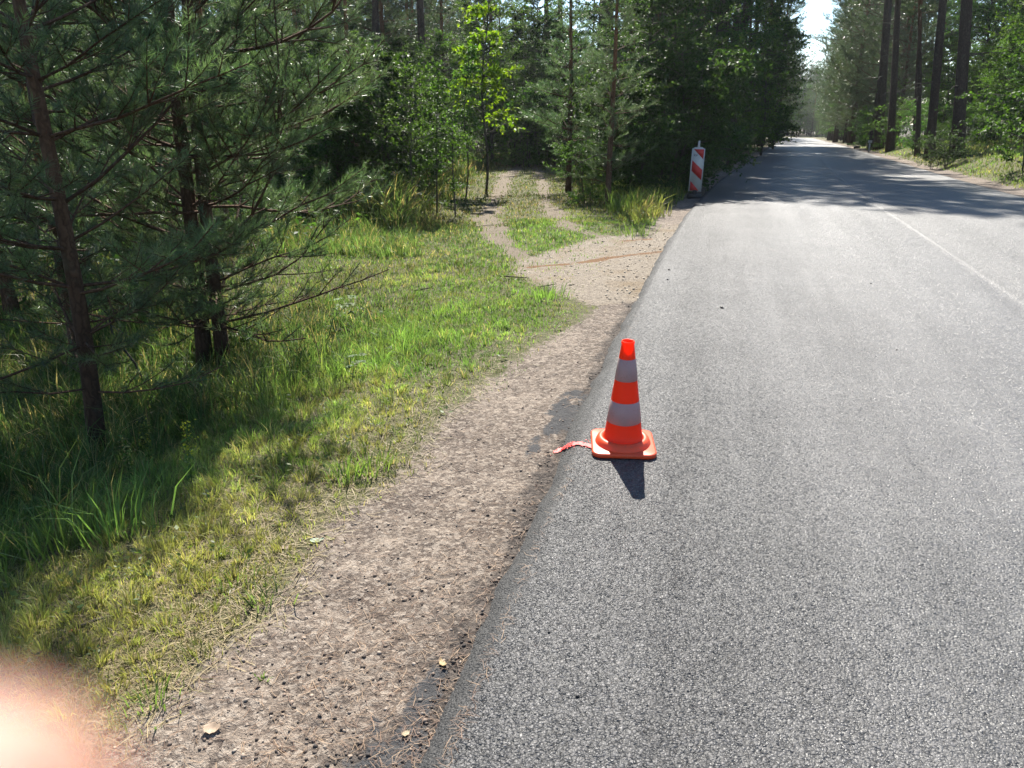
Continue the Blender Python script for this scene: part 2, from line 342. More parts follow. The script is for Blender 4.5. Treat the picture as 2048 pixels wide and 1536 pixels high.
def zones(x, y):
    s, u = road_su(x, y); ul = UL0-u; ur = u-(UL0+RW)
    ew = np.interp(s, _es, _ew, left=_ew[0]+.1, right=.42); ew = np.where(s > _es[-1]+.6, .42, ew)
    dl = np.where(ul > -.3, .5+(ew-ul)/.5, 0)
    dr = np.where(ur > -.3, .5+(.75-ur)/.5, 0)
    dirt = np.clip(np.where(u < 2, dl, dr), 0, 1)
    gr = np.clip(.5+polydist(x, y, GRAVEL)/.4, 0, 1)
    ra = pathdist(x, y, RUT_A); rb = pathdist(x, y, RUT_B)
    wb = .32*(fbm(x, y, 1.1, 71)-.44)+.30*(fbm(x, y, 4.0, 72)-.44); ra0, rb0 = ra, rb; ra = ra+wb; rb = rb+wb
    rut = np.clip(.5+(.20-ra)/.4, 0, 1)
    rut = np.maximum(rut, np.clip(.5+(.17-rb)/.4, 0, 1)*.92); ra, rb = ra0, rb0
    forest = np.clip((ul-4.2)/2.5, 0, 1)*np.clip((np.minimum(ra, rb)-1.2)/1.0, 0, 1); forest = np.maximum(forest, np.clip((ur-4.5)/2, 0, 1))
    tar = np.where((ul > -.1) & (ul < .5) & (s < 5.2), np.clip(1.0-np.abs(ul-.11)/.19, 0, 1)*np.clip((fbm(s, ul*1.5, 3.1, 4, 4)-.43)*5, 0, 1), 0)
    band = np.where(ul > -.12, np.exp(-np.clip(ul-.03, 0, 9)/np.where(s < 2.2, .24, .13)), 0)*(.75+.6*fbm(s, ul, 1.7, 88))*(s < 9)
    wet = np.zeros_like(x)
    for W in WETS: wet = np.maximum(wet, np.clip(.85-pathdist(x, y, W)/.14, 0, 1))
    return dict(dirt=dirt, gravel=gr, rut=rut, forest=forest, tar=tar, wet=wet, band=band), s, ul, ur, ew, np.minimum(ra, rb)

# ------------------------------------------------------------------ ground sheets
ang = np.concatenate([np.linspace(-180, -62, 40)[:-1], np.linspace(-62, 62, 470), np.linspace(62, 180, 40)[1:-1]])
rad = np.concatenate([[.05, .35], np.geomspace(.8, 60, 330), np.geomspace(62, 700, 26)])
na, nr = len(ang), len(rad)
A, RR = np.meshgrid(np.radians(ang), rad); GX = (RR*np.sin(A)).ravel(); GY = (RR*np.cos(A)).ravel(); GZ = H(GX, GY)
Zn, gs, gul, gur, gew, grt = zones(GX, GY)
ii = np.arange(nr-1)[:, None]*na; jj = np.arange(na)[None]; kk = (jj+1) % na
quad = np.stack([ii+jj, ii+na+jj, ii+na+kk, ii+kk], -1).reshape(-1, 4)
on_road = (gul < -.19) & (gur < -.19)
qz = {k: Zn[k][quad].mean(1) for k in ('dirt', 'gravel', 'rut')}
cls = np.zeros(len(quad), int); cls[qz['rut'] > .5] = 2; cls[qz['dirt'] > .5] = 1; cls[qz['gravel'] > .5] = 3
cls[on_road[quad].all(1)] = -1
GV = np.stack([GX, GY, GZ], 1)
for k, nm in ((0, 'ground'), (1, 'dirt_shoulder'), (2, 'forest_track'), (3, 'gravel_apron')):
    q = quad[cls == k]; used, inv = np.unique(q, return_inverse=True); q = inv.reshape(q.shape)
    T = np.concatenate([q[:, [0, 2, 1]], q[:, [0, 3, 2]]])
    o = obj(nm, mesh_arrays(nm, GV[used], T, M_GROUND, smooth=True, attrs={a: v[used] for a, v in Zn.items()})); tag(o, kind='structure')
tag(bpy.data.objects['dirt_shoulder'], 'bare brown dirt verge between the asphalt and the grass')
tag(bpy.data.objects['gravel_apron'], 'pale gravel apron where the forest track meets the road')
tag(bpy.data.objects['forest_track'], 'two sandy wheel ruts leading into the forest')

# ------------------------------------------------------------------ the road
sR = np.concatenate([np.arange(-8, .3, .25), np.arange(.3, 8, .05), np.arange(8, 20, .15), np.arange(20, 60, .5), np.arange(60, 330, 2)])
SS, UU = np.meshgrid(sR, cols[:, 0], indexing='ij'); ZZ = np.broadcast_to(cols[:, 1], SS.shape).copy()
wl = 1-sm(UL0+.05, UL0+.3, UU); UU = UU + wl*(.05*(fbm(SS, 0*SS, 1.6, 31)-.45)+.022*(vnoise(SS, 0*SS, 7, 5)-.5)+.016*(vnoise(SS, UU, 19, 6)-.5))
wr = sm(UL0+RW-.3, UL0+RW-.05, UU); UU = UU + wr*.06*(fbm(SS, 0*SS, 1.2, 51)-.45)
ZZ = ZZ + .004*(fbm(SS, UU, .8, 8)-.45)
P = road_pt(SS.ravel(), UU.ravel()); P[:, 2] += ZZ.ravel()
i = np.arange(len(sR)-1)[:, None]*nc; j = np.arange(nc-1)[None]
T = np.concatenate([np.stack([i+j, i+j+1, i+nc+j+1], -1).reshape(-1, 3), np.stack([i+j, i+nc+j+1, i+nc+j], -1).reshape(-1, 3)])
edge = np.clip(1-(UU-UL0+.005)/.09, 0, 1); edge = np.maximum(edge, np.clip(1-(UL0+RW-.02-UU)/.1, 0, 1))
road = obj('road', mesh_arrays('road', P, T, M_ASPHALT, smooth=True, attrs=dict(lat=UU.ravel(), lon=SS.ravel(), edge=edge.ravel(), old=sm(mid-.05, mid+.05, UU).ravel())))
tag(road, 'grey asphalt forest road with a raised centre seam', kind='structure')

# ------------------------------------------------------------------ grass and litter
def blades(P, hgt, wid, lean_dir, lean, col, seg=2):
    n = len(P); th = rng.uniform(0, 2*np.pi, n)
    side = np.stack([np.cos(th), np.sin(th), np.zeros(n)], 1)*wid[:, None]*.5
    ld = np.stack([np.cos(lean_dir), np.sin(lean_dir), np.zeros(n)], 1)
    up = np.array([0, 0, 1.]);
    m = P + ld*(lean*hgt*.33)[:, None] + up*(hgt*np.sqrt(np.clip(1-(lean*.55)**2, .05, 1))*.55)[:, None]
    t = P + ld*(lean*hgt)[:, None] + up*(hgt*np.sqrt(np.clip(1-(lean*.85)**2, .04, 1))*.92)[:, None]
    V = np.stack([P-side, P+side, m-side*.8, m+side*.8, t], 1).reshape(-1, 3)
    b = np.arange(n)[:, None]*5
    T = np.concatenate([b+[0, 1, 3], b+[0, 3, 2], b+[2, 3, 4]])
    return V, T, np.repeat(col, 5, 0)
FRESH, YEL, DARK, STRAW = np.array([.130, .205, .050]), np.array([.235, .230, .070]), np.array([.030, .062, .014]), np.array([.30, .24, .12])
def grass(name, label, n, rlo, rhi, amin, amax, dens_fn, wscale=1.0):
    r = np.exp(rng.uniform(np.log(rlo), np.log(rhi), n)); a = np.radians(rng.uniform(amin, amax, n))
    x = r*np.sin(a); y = r*np.cos(a)
    Z, s, ul, ur, ew, rt = zones(x, y)
    p, hgt, kind = dens_fn(x, y, Z, s, ul, ur, ew, rt)
    keep = rng.random(n) < p
    x, y, r, hgt, kind = x[keep], y[keep], r[keep], hgt[keep], kind[keep]
    cs_ = np.where(r < 4, .085, .11); ix, iy = np.floor(x/cs_), np.floor(y/cs_); jx = (ix+_hash(ix, iy, 5))*cs_; jy = (iy+_hash(ix, iy, 6))*cs_
    ft = np.where(rng.random(len(x)) < .6*(1-sm(4, 7, r)), rng.uniform(.3, .8, len(x)), .0); x = x+(jx-x)*ft; y = y+(jy-y)*ft; outd = np.arctan2(y-jy, x-jx)+rng.normal(0, .5, len(x))
    th_ = _hash(ix, iy, 9); hgt = hgt*(.7+.7*th_**1.5)*np.where(ft > 0, 1, .8); kind = np.clip(kind+(_hash(ix, iy, 12)-.5)*.7, 0, 1); tc_ = .72+.6*_hash(ix, iy, 14)
    k = len(x); z = H(x, y)-.004
    hgt = hgt*rng.uniform(.5, 1.25, k); wid = np.maximum(.0028, r*.00072)*wscale*rng.uniform(.7, 1.4, k)*(1+hgt*1.5)
    c = FRESH*(1-kind[:, None]) + YEL*kind[:, None]
    s2, ul2, ew2 = s[keep], ul[keep], ew[keep]; wild = np.where((ul2 > 0) & (s2 < 6.5), sm(1.2, 2.2, ul2-ew2), 0); wild = np.maximum(wild, np.where((ul2 > 0) & (s2 > 8), sm(1.4, 2.4, ul2-ew2)*.8, 0))  # wild: weight of painted shade under the pines and past the lawn, plus straw
    patch_shade = np.maximum(np.clip((vnoise(x, y, .7, 15)-.45)*3, 0, 1)*.5, wild*.8)[:, None]; c = c*(1-patch_shade)+np.array([.055, .090, .030])*patch_shade  # random dark patches, and tree shade mixed into the blade colour
    st = rng.random(k) < (.05+.22*kind+.12*wild); c[st] = STRAW*rng.uniform(.6, 1.1, (st.sum(), 1))
    c = c*rng.uniform(.6, 1.4, (k, 1))*((.8+.5*vnoise(x, y, 2.1, 19))*tc_)[:, None]
    lean = np.clip(rng.gamma(2.4, .25, k), 0, .98)
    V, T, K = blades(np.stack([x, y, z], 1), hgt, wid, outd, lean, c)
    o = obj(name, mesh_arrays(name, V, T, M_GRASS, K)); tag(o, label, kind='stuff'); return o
def left_bank(x, y, Z, s, ul, ur, ew, rt):
    e = ul-ew
    bare = np.maximum(np.maximum(Z['gravel'], Z['rut']*.97), 0)
    edgeN = .35*(fbm(x, y, 2.5, 77)-.45)
    p = sm(-.12, .30, e+edgeN)*(1-.93*sm(.35, .8, bare))
    p = np.where(ul > 0, p, 0)
    patch = fbm(x, y, .9, 40); lush = sm(.36, .56, fbm(x, y, .75, 33))
    near_y = 1-sm(2.2, 4.2, s)                                       # dry yellow turf close to the camera, fresh beyond
    kind = np.clip(.95*near_y*(1-sm(.7, 1.8, e)) + .35*(1-sm(.1, .6, e)) + .18 - .45*lush + (patch-.45)*1.9, 0, 1)
    kind = np.where((s > 6) & (ul > 2.5), np.clip(.30+(patch-.45)*2, 0, 1), kind)
    hgt = .035 + .03*sm(0, .6, e) + (.03+.10*lush)*sm(.4, 1.4, e)*(1-.6*near_y) + .16*sm(1.7, 2.7, e)*(1-sm(5, 8, s))
    shade_zone = (s > 8.0) & (e > 1.6) & (rt > 1.05); hgt = np.where(shade_zone, .20+.20*lush, hgt*np.where(s > 6, .62, 1)); kind = np.where(shade_zone, kind*.4, kind)
    thin = np.where(e < 1.2*near_y+.2, .66+.34*sm(.42, .55, fbm(x, y, 3.2, 61)+.25*(1-near_y)), 1)
    hgt = np.where(rt < 1.2, np.minimum(hgt, .07+.09*sm(.5, 1.0, rt)), hgt)
    hgt = hgt+ .34*sm(.7, 1.4, rt)*(rt < 3.2)*(s > 10.5)
    return p*thin*(1-.35*Z['forest']), hgt, kind
def right_bank(x, y, Z, s, ul, ur, ew, rt):
    p = sm(.62, 1.05, ur+.4*(fbm(x, y, 1.5, 7)-.45)); patch = fbm(x, y, .5, 44)
    return p, .10+.16*sm(1.2, 3.0, ur), np.clip(.35+(patch-.45)*2, 0, 1)
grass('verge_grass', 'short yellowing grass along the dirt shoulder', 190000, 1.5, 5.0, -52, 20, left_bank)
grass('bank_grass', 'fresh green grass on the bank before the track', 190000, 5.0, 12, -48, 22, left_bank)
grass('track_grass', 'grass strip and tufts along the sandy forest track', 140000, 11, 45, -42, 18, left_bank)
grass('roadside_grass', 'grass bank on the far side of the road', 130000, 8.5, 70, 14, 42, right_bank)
def tall_zone(x, y, Z, s, ul, ur, ew, rt):
    e = ul-ew; cl = fbm(x, y, 1.4, 90)
    p = sm(.9, 2.2, e)*sm(.40, .60, cl)*(1-sm(4.5, 6, s))*.9
    return np.where(ul > 0, p, 0), .30+.22*cl, np.clip((cl-.5)*2, 0, .6)
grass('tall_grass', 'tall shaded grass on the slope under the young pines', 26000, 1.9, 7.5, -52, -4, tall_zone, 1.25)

def flakes(name, label, n, rlo, rhi, amin, amax, pf, size, cols, mat, long=1.0, lift=.003, kind='stuff'):
    """lying straws and needles: thin three-sided slivers"""
    r = np.exp(rng.uniform(np.log(rlo), np.log(rhi), n)); a = np.radians(rng.uniform(amin, amax, n)); x = r*np.sin(a); y = r*np.cos(a)
    Z, s, ul, ur, ew, rt = zones(x, y); keep = rng.random(n) < pf(x, y, Z, s, ul, ur, ew, rt); x, y = x[keep], y[keep]; k = len(x)
    on = (ul[keep] < -.02) & (ur[keep] < 0)
    z = np.where(on, np.interp(s[keep], _S, _z)+.004, H(x, y)+lift)
    L = size*rng.uniform(.4, 1.5, k); th = rng.uniform(0, 2*np.pi, k); w = L*.013*long
    d = np.stack([np.cos(th), np.sin(th), rng.normal(0, .12, k)], 1); sd = np.stack([-np.sin(th), np.cos(th), 0*th], 1)
    Pc = np.stack([x, y, z], 1); bend = sd*(rng.normal(0, .15, k)*L)[:, None]
    V = np.stack([Pc-d*L[:, None]/2-sd*w[:, None], Pc-d*L[:, None]/2+sd*w[:, None], Pc+bend+[0, 0, .002]-sd*w[:, None], Pc+bend+[0, 0, .002]+sd*w[:, None], Pc+d*L[:, None]/2], 1).reshape(-1, 3)
    b = np.arange(k)[:, None]*5; T = np.concatenate([b+[0, 1, 3], b+[0, 3, 2], b+[2, 3, 4]])
    cc = np.array(cols)[rng.integers(0, len(cols), k)]*rng.uniform(.6, 1.25, (k, 1))
    o = obj(name, mesh_arrays(name, V, T, mat, np.repeat(cc, 5, 0))); tag(o, label, kind=kind); return o
def weeds():
    n = 5200; r = np.exp(rng.uniform(np.log(1.6), np.log(9), n)); a = np.radians(rng.uniform(-52, 16, n)); x = r*np.sin(a); y = r*np.cos(a); Z, s, ul, ur, ew, rt = zones(x, y); e = ul-ew
    kp = rng.random(n) < np.where(ul > 0, sm(-.05, .3, e)*(.10+.6*sm(.62, .8, vnoise(x, y, 1.7, 23)))*.6*(1-Z['gravel'])*(1-Z['rut']), 0); x, y = x[kp], y[kp]; k = len(x); m_ = 8
    th = rng.uniform(0, 6.28, (k, m_)); d = np.stack([np.cos(th), np.sin(th), rng.uniform(.05, .7, (k, m_))], -1).reshape(-1, 3); hh = np.repeat(rng.uniform(.01, .09, k), m_)*rng.random(k*m_)
    P = np.repeat(np.stack([x, y, H(x, y)], 1), m_, 0)+d*.012; P[:, 2] += hh; nrm = unit(np.array([0, 0, .8])+rng.normal(0, .35, P.shape)); l = np.repeat(rng.uniform(.012, .034, (k, 1)), m_, 0)*rng.uniform(.6, 1.2, (k*m_, 1)); dd = unit(d)
    sd = unit(np.cross(dd, nrm)); w = l*.26; V = np.stack([P, P+dd*l*.5-sd*w, P+dd*l, P+dd*l*.5+sd*w], 1).reshape(-1, 3); b = np.arange(k*m_)[:, None]*4
    cc = np.array([(.09, .16, .03), (.075, .14, .03), (.13, .18, .045)])[np.repeat(rng.integers(0, 3, k), m_)]*rng.uniform(.7, 1.3, (k*m_, 1))
    tag(obj('verge_weeds', mesh_arrays('verge_weeds', V, np.concatenate([b+[0, 2, 1], b+[0, 3, 2]]), M_GRASS, np.repeat(cc, 4, 0))), 'small broad leaved weeds and clover in the verge grass', kind='stuff')
M_STRAW = foliage_mat('straw', .15, .6, .3, (1, 1, 1))
weeds()
flakes('dry_straw', 'dry straw thatch lying in the verge grass', 52000, 1.45, 6, -50, 15,
       lambda x, y, Z, s, ul, ur, ew, rt: np.where(ul > 0, sm(-.18, .12, ul-ew)*(1-sm(1.2, 2.2, ul-ew))*(1-Z['gravel'])*(1-.6*sm(2.5, 5, s)), 0), .075, [(.27, .21, .11), (.20, .15, .075), (.17, .14, .05)], M_STRAW)
flakes('needle_litter', 'fallen brown pine needles on the dirt and asphalt edge', 26000, 1.4, 7, -45, 20,
       lambda x, y, Z, s, ul, ur, ew, rt: np.where(ul > -.06, np.where(ul < .45, .95*sm(.40, .62, vnoise(x, y, 2.3, 3)+.22*((ul > .04) & (ul < .17))), .40)*(ul < ew+.3)*(1-Z['gravel']*.8), 0), .038, [(.34, .24, .13), (.22, .135, .07), (.13, .075, .04)], M_STRAW, 1.0, .004)

def stones(name, label, n, rlo, rhi, amin, amax, pf, smin, smax, cols, mat, power=2.5):
    r = np.exp(rng.uniform(np.log(rlo), np.log(rhi), n)); a = np.radians(rng.uniform(amin, amax, n)); x = r*np.sin(a); y = r*np.cos(a)
    Z, s, ul, ur, ew, rt = zones(x, y); keep = rng.random(n) < pf(x, y, Z, s, ul, ur, ew, rt); x, y, r = x[keep], y[keep], r[keep]; k = len(x)
    g = (1+5**.5)/2; base = np.array([(-1,g,0),(1,g,0),(-1,-g,0),(1,-g,0),(0,-1,g),(0,1,g),(0,-1,-g),(0,1,-g),(g,0,-1),(g,0,1),(-g,0,-1),(-g,0,1)], float)/1.9
    F = np.array([(0,11,5),(0,5,1),(0,1,7),(0,7,10),(0,10,11),(1,5,9),(5,11,4),(11,10,2),(10,7,6),(7,1,8),(3,9,4),(3,4,2),(3,2,6),(3,6,8),(3,8,9),(4,9,5),(2,4,11),(6,2,10),(8,6,7),(9,8,1)])
    sz = (smin+(smax-smin)*rng.random(k)**power)*np.maximum(1, r/9)
    V = base[None]*rng.uniform(.7, 1.3, (k, 12, 1))*rng.uniform(.6, 1.25, (k, 1, 3))*sz[:, None, None]*np.array([1, 1, .7])
    th = rng.uniform(0, 6.28, k); c, s_ = np.cos(th), np.sin(th)
    V = np.stack([V[..., 0]*c[:, None]-V[..., 1]*s_[:, None], V[..., 0]*s_[:, None]+V[..., 1]*c[:, None], V[..., 2]], -1)
    V += np.stack([x, y, H(x, y)+sz*.25], 1)[:, None]
    cc = np.array(cols)[rng.integers(0, len(cols), k)]*rng.uniform(.6, 1.25, (k, 1))
    T = (np.arange(k)[:, None, None]*12+F[None]).reshape(-1, 3)
    o = obj(name, mesh_arrays(name, V, T, mat, np.repeat(cc, 12, 0))); tag(o, label, kind='stuff'); return o
def rock_mat():
    m, nt = new_mat('stone'); geo = nd(nt, 'ShaderNodeNewGeometry').outputs['Position']; nz = noise(nt, geo, 300, 3)
    c = mixc(nt, 1.0, attr(nt, 'Col'), math_n(nt, 'MULTIPLY_ADD', nz, .9, .55), 'MULTIPLY')
    out(nt, nd(nt, 'ShaderNodeBsdfPrincipled', {'Base Color': c, 'Roughness': .8, 'Specular IOR Level': .3}).outputs[0]); return m
M_ROCK = rock_mat()
stones('pebbles', 'small pebbles strewn over the dirt shoulder', 12000, 1.4, 7, -46, 18, lambda x, y, Z, s, ul, ur, ew, rt: np.where((ul > .03) & (ul < ew+.15), .55, 0)*(1-Z['gravel']),
       .0018, .0075, [(.28, .22, .17), (.20, .15, .115), (.26, .215, .175), (.13, .10, .08)], M_ROCK)
stones('asphalt_crumbs', 'black asphalt crumbs and clods along the road edge', 22000, 1.35, 8, -30, 20, lambda x, y, Z, s, ul, ur, ew, rt: np.where((ul > -.01) & (ul < 1.0), .95*np.exp(-np.clip(ul-.08, 0, 9)/np.where(s < 2.0, .24, .12))*sm(.50, .64, fbm(x, y, 4, 8)+.12*(s < 2.0)+.25*(ul < .09)), 0),
       .0018, .0078, [(.045, .038, .034), (.075, .058, .048), (.12, .09, .07)], M_ROCK, 2.6)
stones('gravel_stones', 'loose pale gravel stones on the track mouth', 6000, 6, 16, 0, 18, lambda x, y, Z, s, ul, ur, ew, rt: np.where(ul > 0, Z['gravel']*(.35+.65*sm(.5, .0, ul)), 0),
       .004, .015, [(.44, .38, .30), (.40, .33, .25), (.30, .235, .17)], M_ROCK, 3.5)

# ------------------------------------------------------------------ trees
PINE_LOW, PINE_UP, YOUNG_BARK, GREY_BARK = np.array([.060, .042, .033]), np.array([.20, .095, .048]), np.array([.115, .068, .045]), np.array([.085, .078, .062])
def needles(segs, per_m, ln, wd, rg, cols, spread=.95):
    """segs (k,2,3): needle-bearing shoot pieces; one sliver triangle per needle"""
    segs = np.asarray(segs); L = np.linalg.norm(segs[:, 1]-segs[:, 0], axis=1); cnt = np.maximum(1, (L*per_m).astype(int)); idx = np.repeat(np.arange(len(segs)), cnt); k = len(idx)
    d = unit(segs[:, 1]-segs[:, 0])[idx]; t = rg.random((k, 1)); b = segs[idx, 0]*(1-t)+segs[idx, 1]*t
    q = unit(np.cross(d, rg.normal(size=(k, 3)))); an = spread*rg.uniform(.65, 1.2, (k, 1))
    nd_ = unit(d*np.cos(an)+q*np.sin(an)+[0, 0, .18]); l = ln*rg.uniform(.7, 1.2, (k, 1)); w = unit(np.cross(nd_, rg.normal(size=(k, 3))))*wd*.5
    V = np.stack([b-w, b+w, b+nd_*l], 1).reshape(-1, 3); T = np.arange(3*k).reshape(-1, 3)
    cc = np.array(cols)[rg.integers(0, len(cols), len(segs))][idx]*rg.uniform(.7, 1.3, (k, 1))
    return V, T, np.repeat(cc, 3, 0)
def bough(rg, origin, az, L, el, year, detail=2, lift=.145):
    """one pine branch grown in yearly shoots: whorls of side shoots, needles on the last two years"""
    wood, segs = [], []
    def grow(p, d, years, seg, depth, r):
        pts = [p]
        for k in range(years):
            d2 = unit(d+rg.normal(0, .10, 3)+[0, 0, lift*(.6+.5*depth)*rg.uniform(.2, 1.4)]); q = p+d2*seg*rg.uniform(.8, 1.15); pts.append(q)
            if years-k <= 2: segs.append((p, q))
            if k < years-1 and depth < detail:
                side = unit(np.cross(d2, [0, 0, 1.])+rg.normal(0, .25, 3)); n_s = 2 if depth else rg.integers(2, 4)
                for j in range(n_s):
                    sg = (-1, 1, rg.choice((-1, 1)))[j]; v = unit(d2*rg.uniform(.55, .95)+side*sg*rg.uniform(.55, .9)+[0, 0, rg.uniform(-.12, .35)])
                    yy = years-k-1 if depth == 0 else min(2, years-k-1)
                    if rg.random() < .12: continue
                    grow(q, v, max(1, min(yy, 3)), seg*rg.uniform(.5, .78), depth+1, r*.5)
            p, d = q, d2
        pts = np.array(pts); wood.append((pts, np.linspace(r, max(.0014, r*.35), len(pts))))
    d0 = unit(np.array([math.cos(az)*math.cos(el), math.sin(az)*math.cos(el), math.sin(el)])); n = max(2, int(round(L/year)))
    grow(np.array(origin, float), d0, n, L/n, 0, .005*L+.0035)
    return wood, segs
NEEDLE_COLS = [(.092, .142, .066), (.112, .168, .068), (.122, .158, .086), (.072, .116, .064)]
def near_pine(base, top, r0, label, seed, first, dz, Lmax, Hfull, azbias=None, needle_m=330, spare=None):
    """young pine close to the camera: trunk and boughs are parts"""
    rg = np.random.default_rng(seed); root = empty('young_pine', base); tag(root, label, 'pine tree', 'young pines on the slope')
    top = np.array(top)-base; n = 26; t = np.linspace(0, 1, n); P = np.outer(t, top); P[:, 0] += .035*np.sin(t*7+seed); P[:, 1] += .03*np.sin(t*5+1+seed)
    rr = r0*(1-.80*t)*(1+.25*np.exp(-t*30)); V, T = tube(P, rr, 10); ht = V[:, 2:3]; fac = sm(.5, 2.2, ht); K = YOUNG_BARK*(.55+.0*ht)*(1-fac)+np.array([.125, .075, .048])*fac
    obj('trunk', mesh_arrays('trunk', V, T, M_BARK, K, smooth=True), root)
    z = first; Ht = top[2]
    while z < Ht-.1:
        f = z/Ht*(n-1); i = int(f); p = P[i]*(1-(f-i))+P[min(i+1, n-1)]*(f-i)
        k = rg.integers(3, 6) if seed == 101 else rg.integers(4, 6); a0 = rg.uniform(0, 6.28)
        for q in range(k):
            az = a0+q*2*np.pi/k+rg.normal(0, .25)
            L = Lmax*(1-.75*(z/Hfull)**1.6)*rg.uniform(.75, 1.15)*(.72 if z < .8 else 1)
            if spare is not None and spare(az, z): continue
            el = rg.uniform(-.12, .32)+.40*(z/Hfull)
            wood, segs = bough(rg, p+[0, 0, rg.normal(0, .03)], az, L, el, .235)
            if z < .75 and rg.random() < .5: segs = segs[::3]
            acc = Acc()
            for Pw, rw in wood:
                v, tt = tube(Pw, rw, 4, False); acc.add(v, tt, YOUNG_BARK*rg.uniform(.7, 1.1), 0)
            v, tt, cc = needles(segs, needle_m, .066, .0036, rg, NEEDLE_COLS, .85); acc.add(v, tt, cc, 1)
            obj('bough', acc.mesh('bough', [M_BARK, M_NEEDLE]), root)
        z += dz*rg.uniform(.8, 1.15)
    return root

def pine_variant(seed, Ht, r0, crown_lo, Lmax, dz, nper, per_m, ln, wd, detail=1, dead=6, cols=((.050, .082, .036), (.064, .094, .042), (.074, .092, .046), (.042, .068, .034)), young=False, nstep=.45):
    rg = np.random.default_rng(seed); n = 20; t = np.linspace(0, 1, n); P = np.stack([.012*Ht*np.sin(t*4+seed)*t, .012*Ht*np.cos(t*3+seed*2)*t, t*Ht], 1)
    rr = r0*(1-.82*t**1.1)*(1+.3*np.exp(-t*40)); V, T = tube(P, rr, 10); zz = V[:, 2:3]; fac = sm(.28*Ht, .55*Ht, zz)
    K = (YOUNG_BARK if young else PINE_LOW)*(1-fac)+PINE_UP*fac
    wood = Acc(); wood.add(V, T, K); segs = []
    def onp(z): f = z/Ht*(n-1); i = min(int(f), n-2); return P[i]*(1-(f-i))+P[i+1]*(f-i)
    for _ in range(dead):
        z = rg.uniform(.10*Ht, max(crown_lo, .2*Ht)); az = rg.uniform(0, 6.28); L = rg.uniform(.4, 1.6); e = onp(z)+np.array([math.cos(az), math.sin(az), rg.uniform(-.3, .1)])*L
        v, tt = tube(np.array([onp(z), (onp(z)+e)/2+[0, 0, .08], e]), [.02, .014, .005], 4, False); wood.add(v, tt, GREY_BARK*.8)
    z = crown_lo
    while z < Ht-.15:
        f = (z-crown_lo)/(Ht-crown_lo); prof = (1-f)**.8*(.55+.45*min(1, f*5)) if young else min(1, .55+f*1.6)*(1-f**2.2)**.6
        a0 = rg.uniform(0, 6.28)
        for q in range(nper):
            if rg.random() < .15: continue
            L = max(.25, Lmax*prof*rg.uniform(.6, 1.15)); w, s_ = bough(rg, onp(z), a0+q*2*np.pi/nper+rg.normal(0, .3), L, rg.uniform(-.1, .35)+.4*f, nstep, detail)
            for Pw, rw in sorted(w, key=lambda q_: -q_[1][0])[:1 if not young else 8]:
                v, tt = tube(Pw[::3] if len(Pw) > 8 else Pw, (rw[::3] if len(Pw) > 8 else rw)*1.3, 3, False); wood.add(v, tt, YOUNG_BARK*.8)
            segs += s_
        z += dz*rg.uniform(.75, 1.25)
    v, tt, cc = needles(segs, per_m, ln, wd, rg, cols, 1.0)
    return wood.mesh('trunk', M_BARK, True), mesh_arrays('crown', v, tt, M_NEEDLE, cc)

def leaves(P, D, size, rg, cols, up=.75, asp=.62):
    k = len(P); l = size*rg.uniform(.6, 1.25, (k, 1)); d = unit(D+rg.normal(0, .35, (k, 3))+[0, 0, -.18]); nrm = unit(np.array([0, 0, up])+rg.normal(0, .42, (k, 3)))
    sd = unit(np.cross(d, nrm)); nrm = np.cross(sd, d); w = l*asp*.5; fold = nrm*w*.35
    V = np.stack([P, P+d*l*.45-sd*w+fold, P+d*l, P+d*l*.45+sd*w+fold], 1).reshape(-1, 3); b = np.arange(k)[:, None]*4
    T = np.concatenate([b+[0, 2, 1], b+[0, 3, 2]]); cc = np.array(cols)[rg.integers(0, len(cols), k)]*rg.uniform(.7, 1.35, (k, 1))
    return V, T, np.repeat(cc, 4, 0)
LEAF_MID, LEAF_DARK, LEAF_LIME = [(.056, .115, .024), (.070, .135, .028), (.080, .140, .038)], [(.032, .066, .020), (.042, .082, .025), (.052, .092, .034)], [(.15, .23, .018), (.12, .21, .02), (.19, .26, .02)]
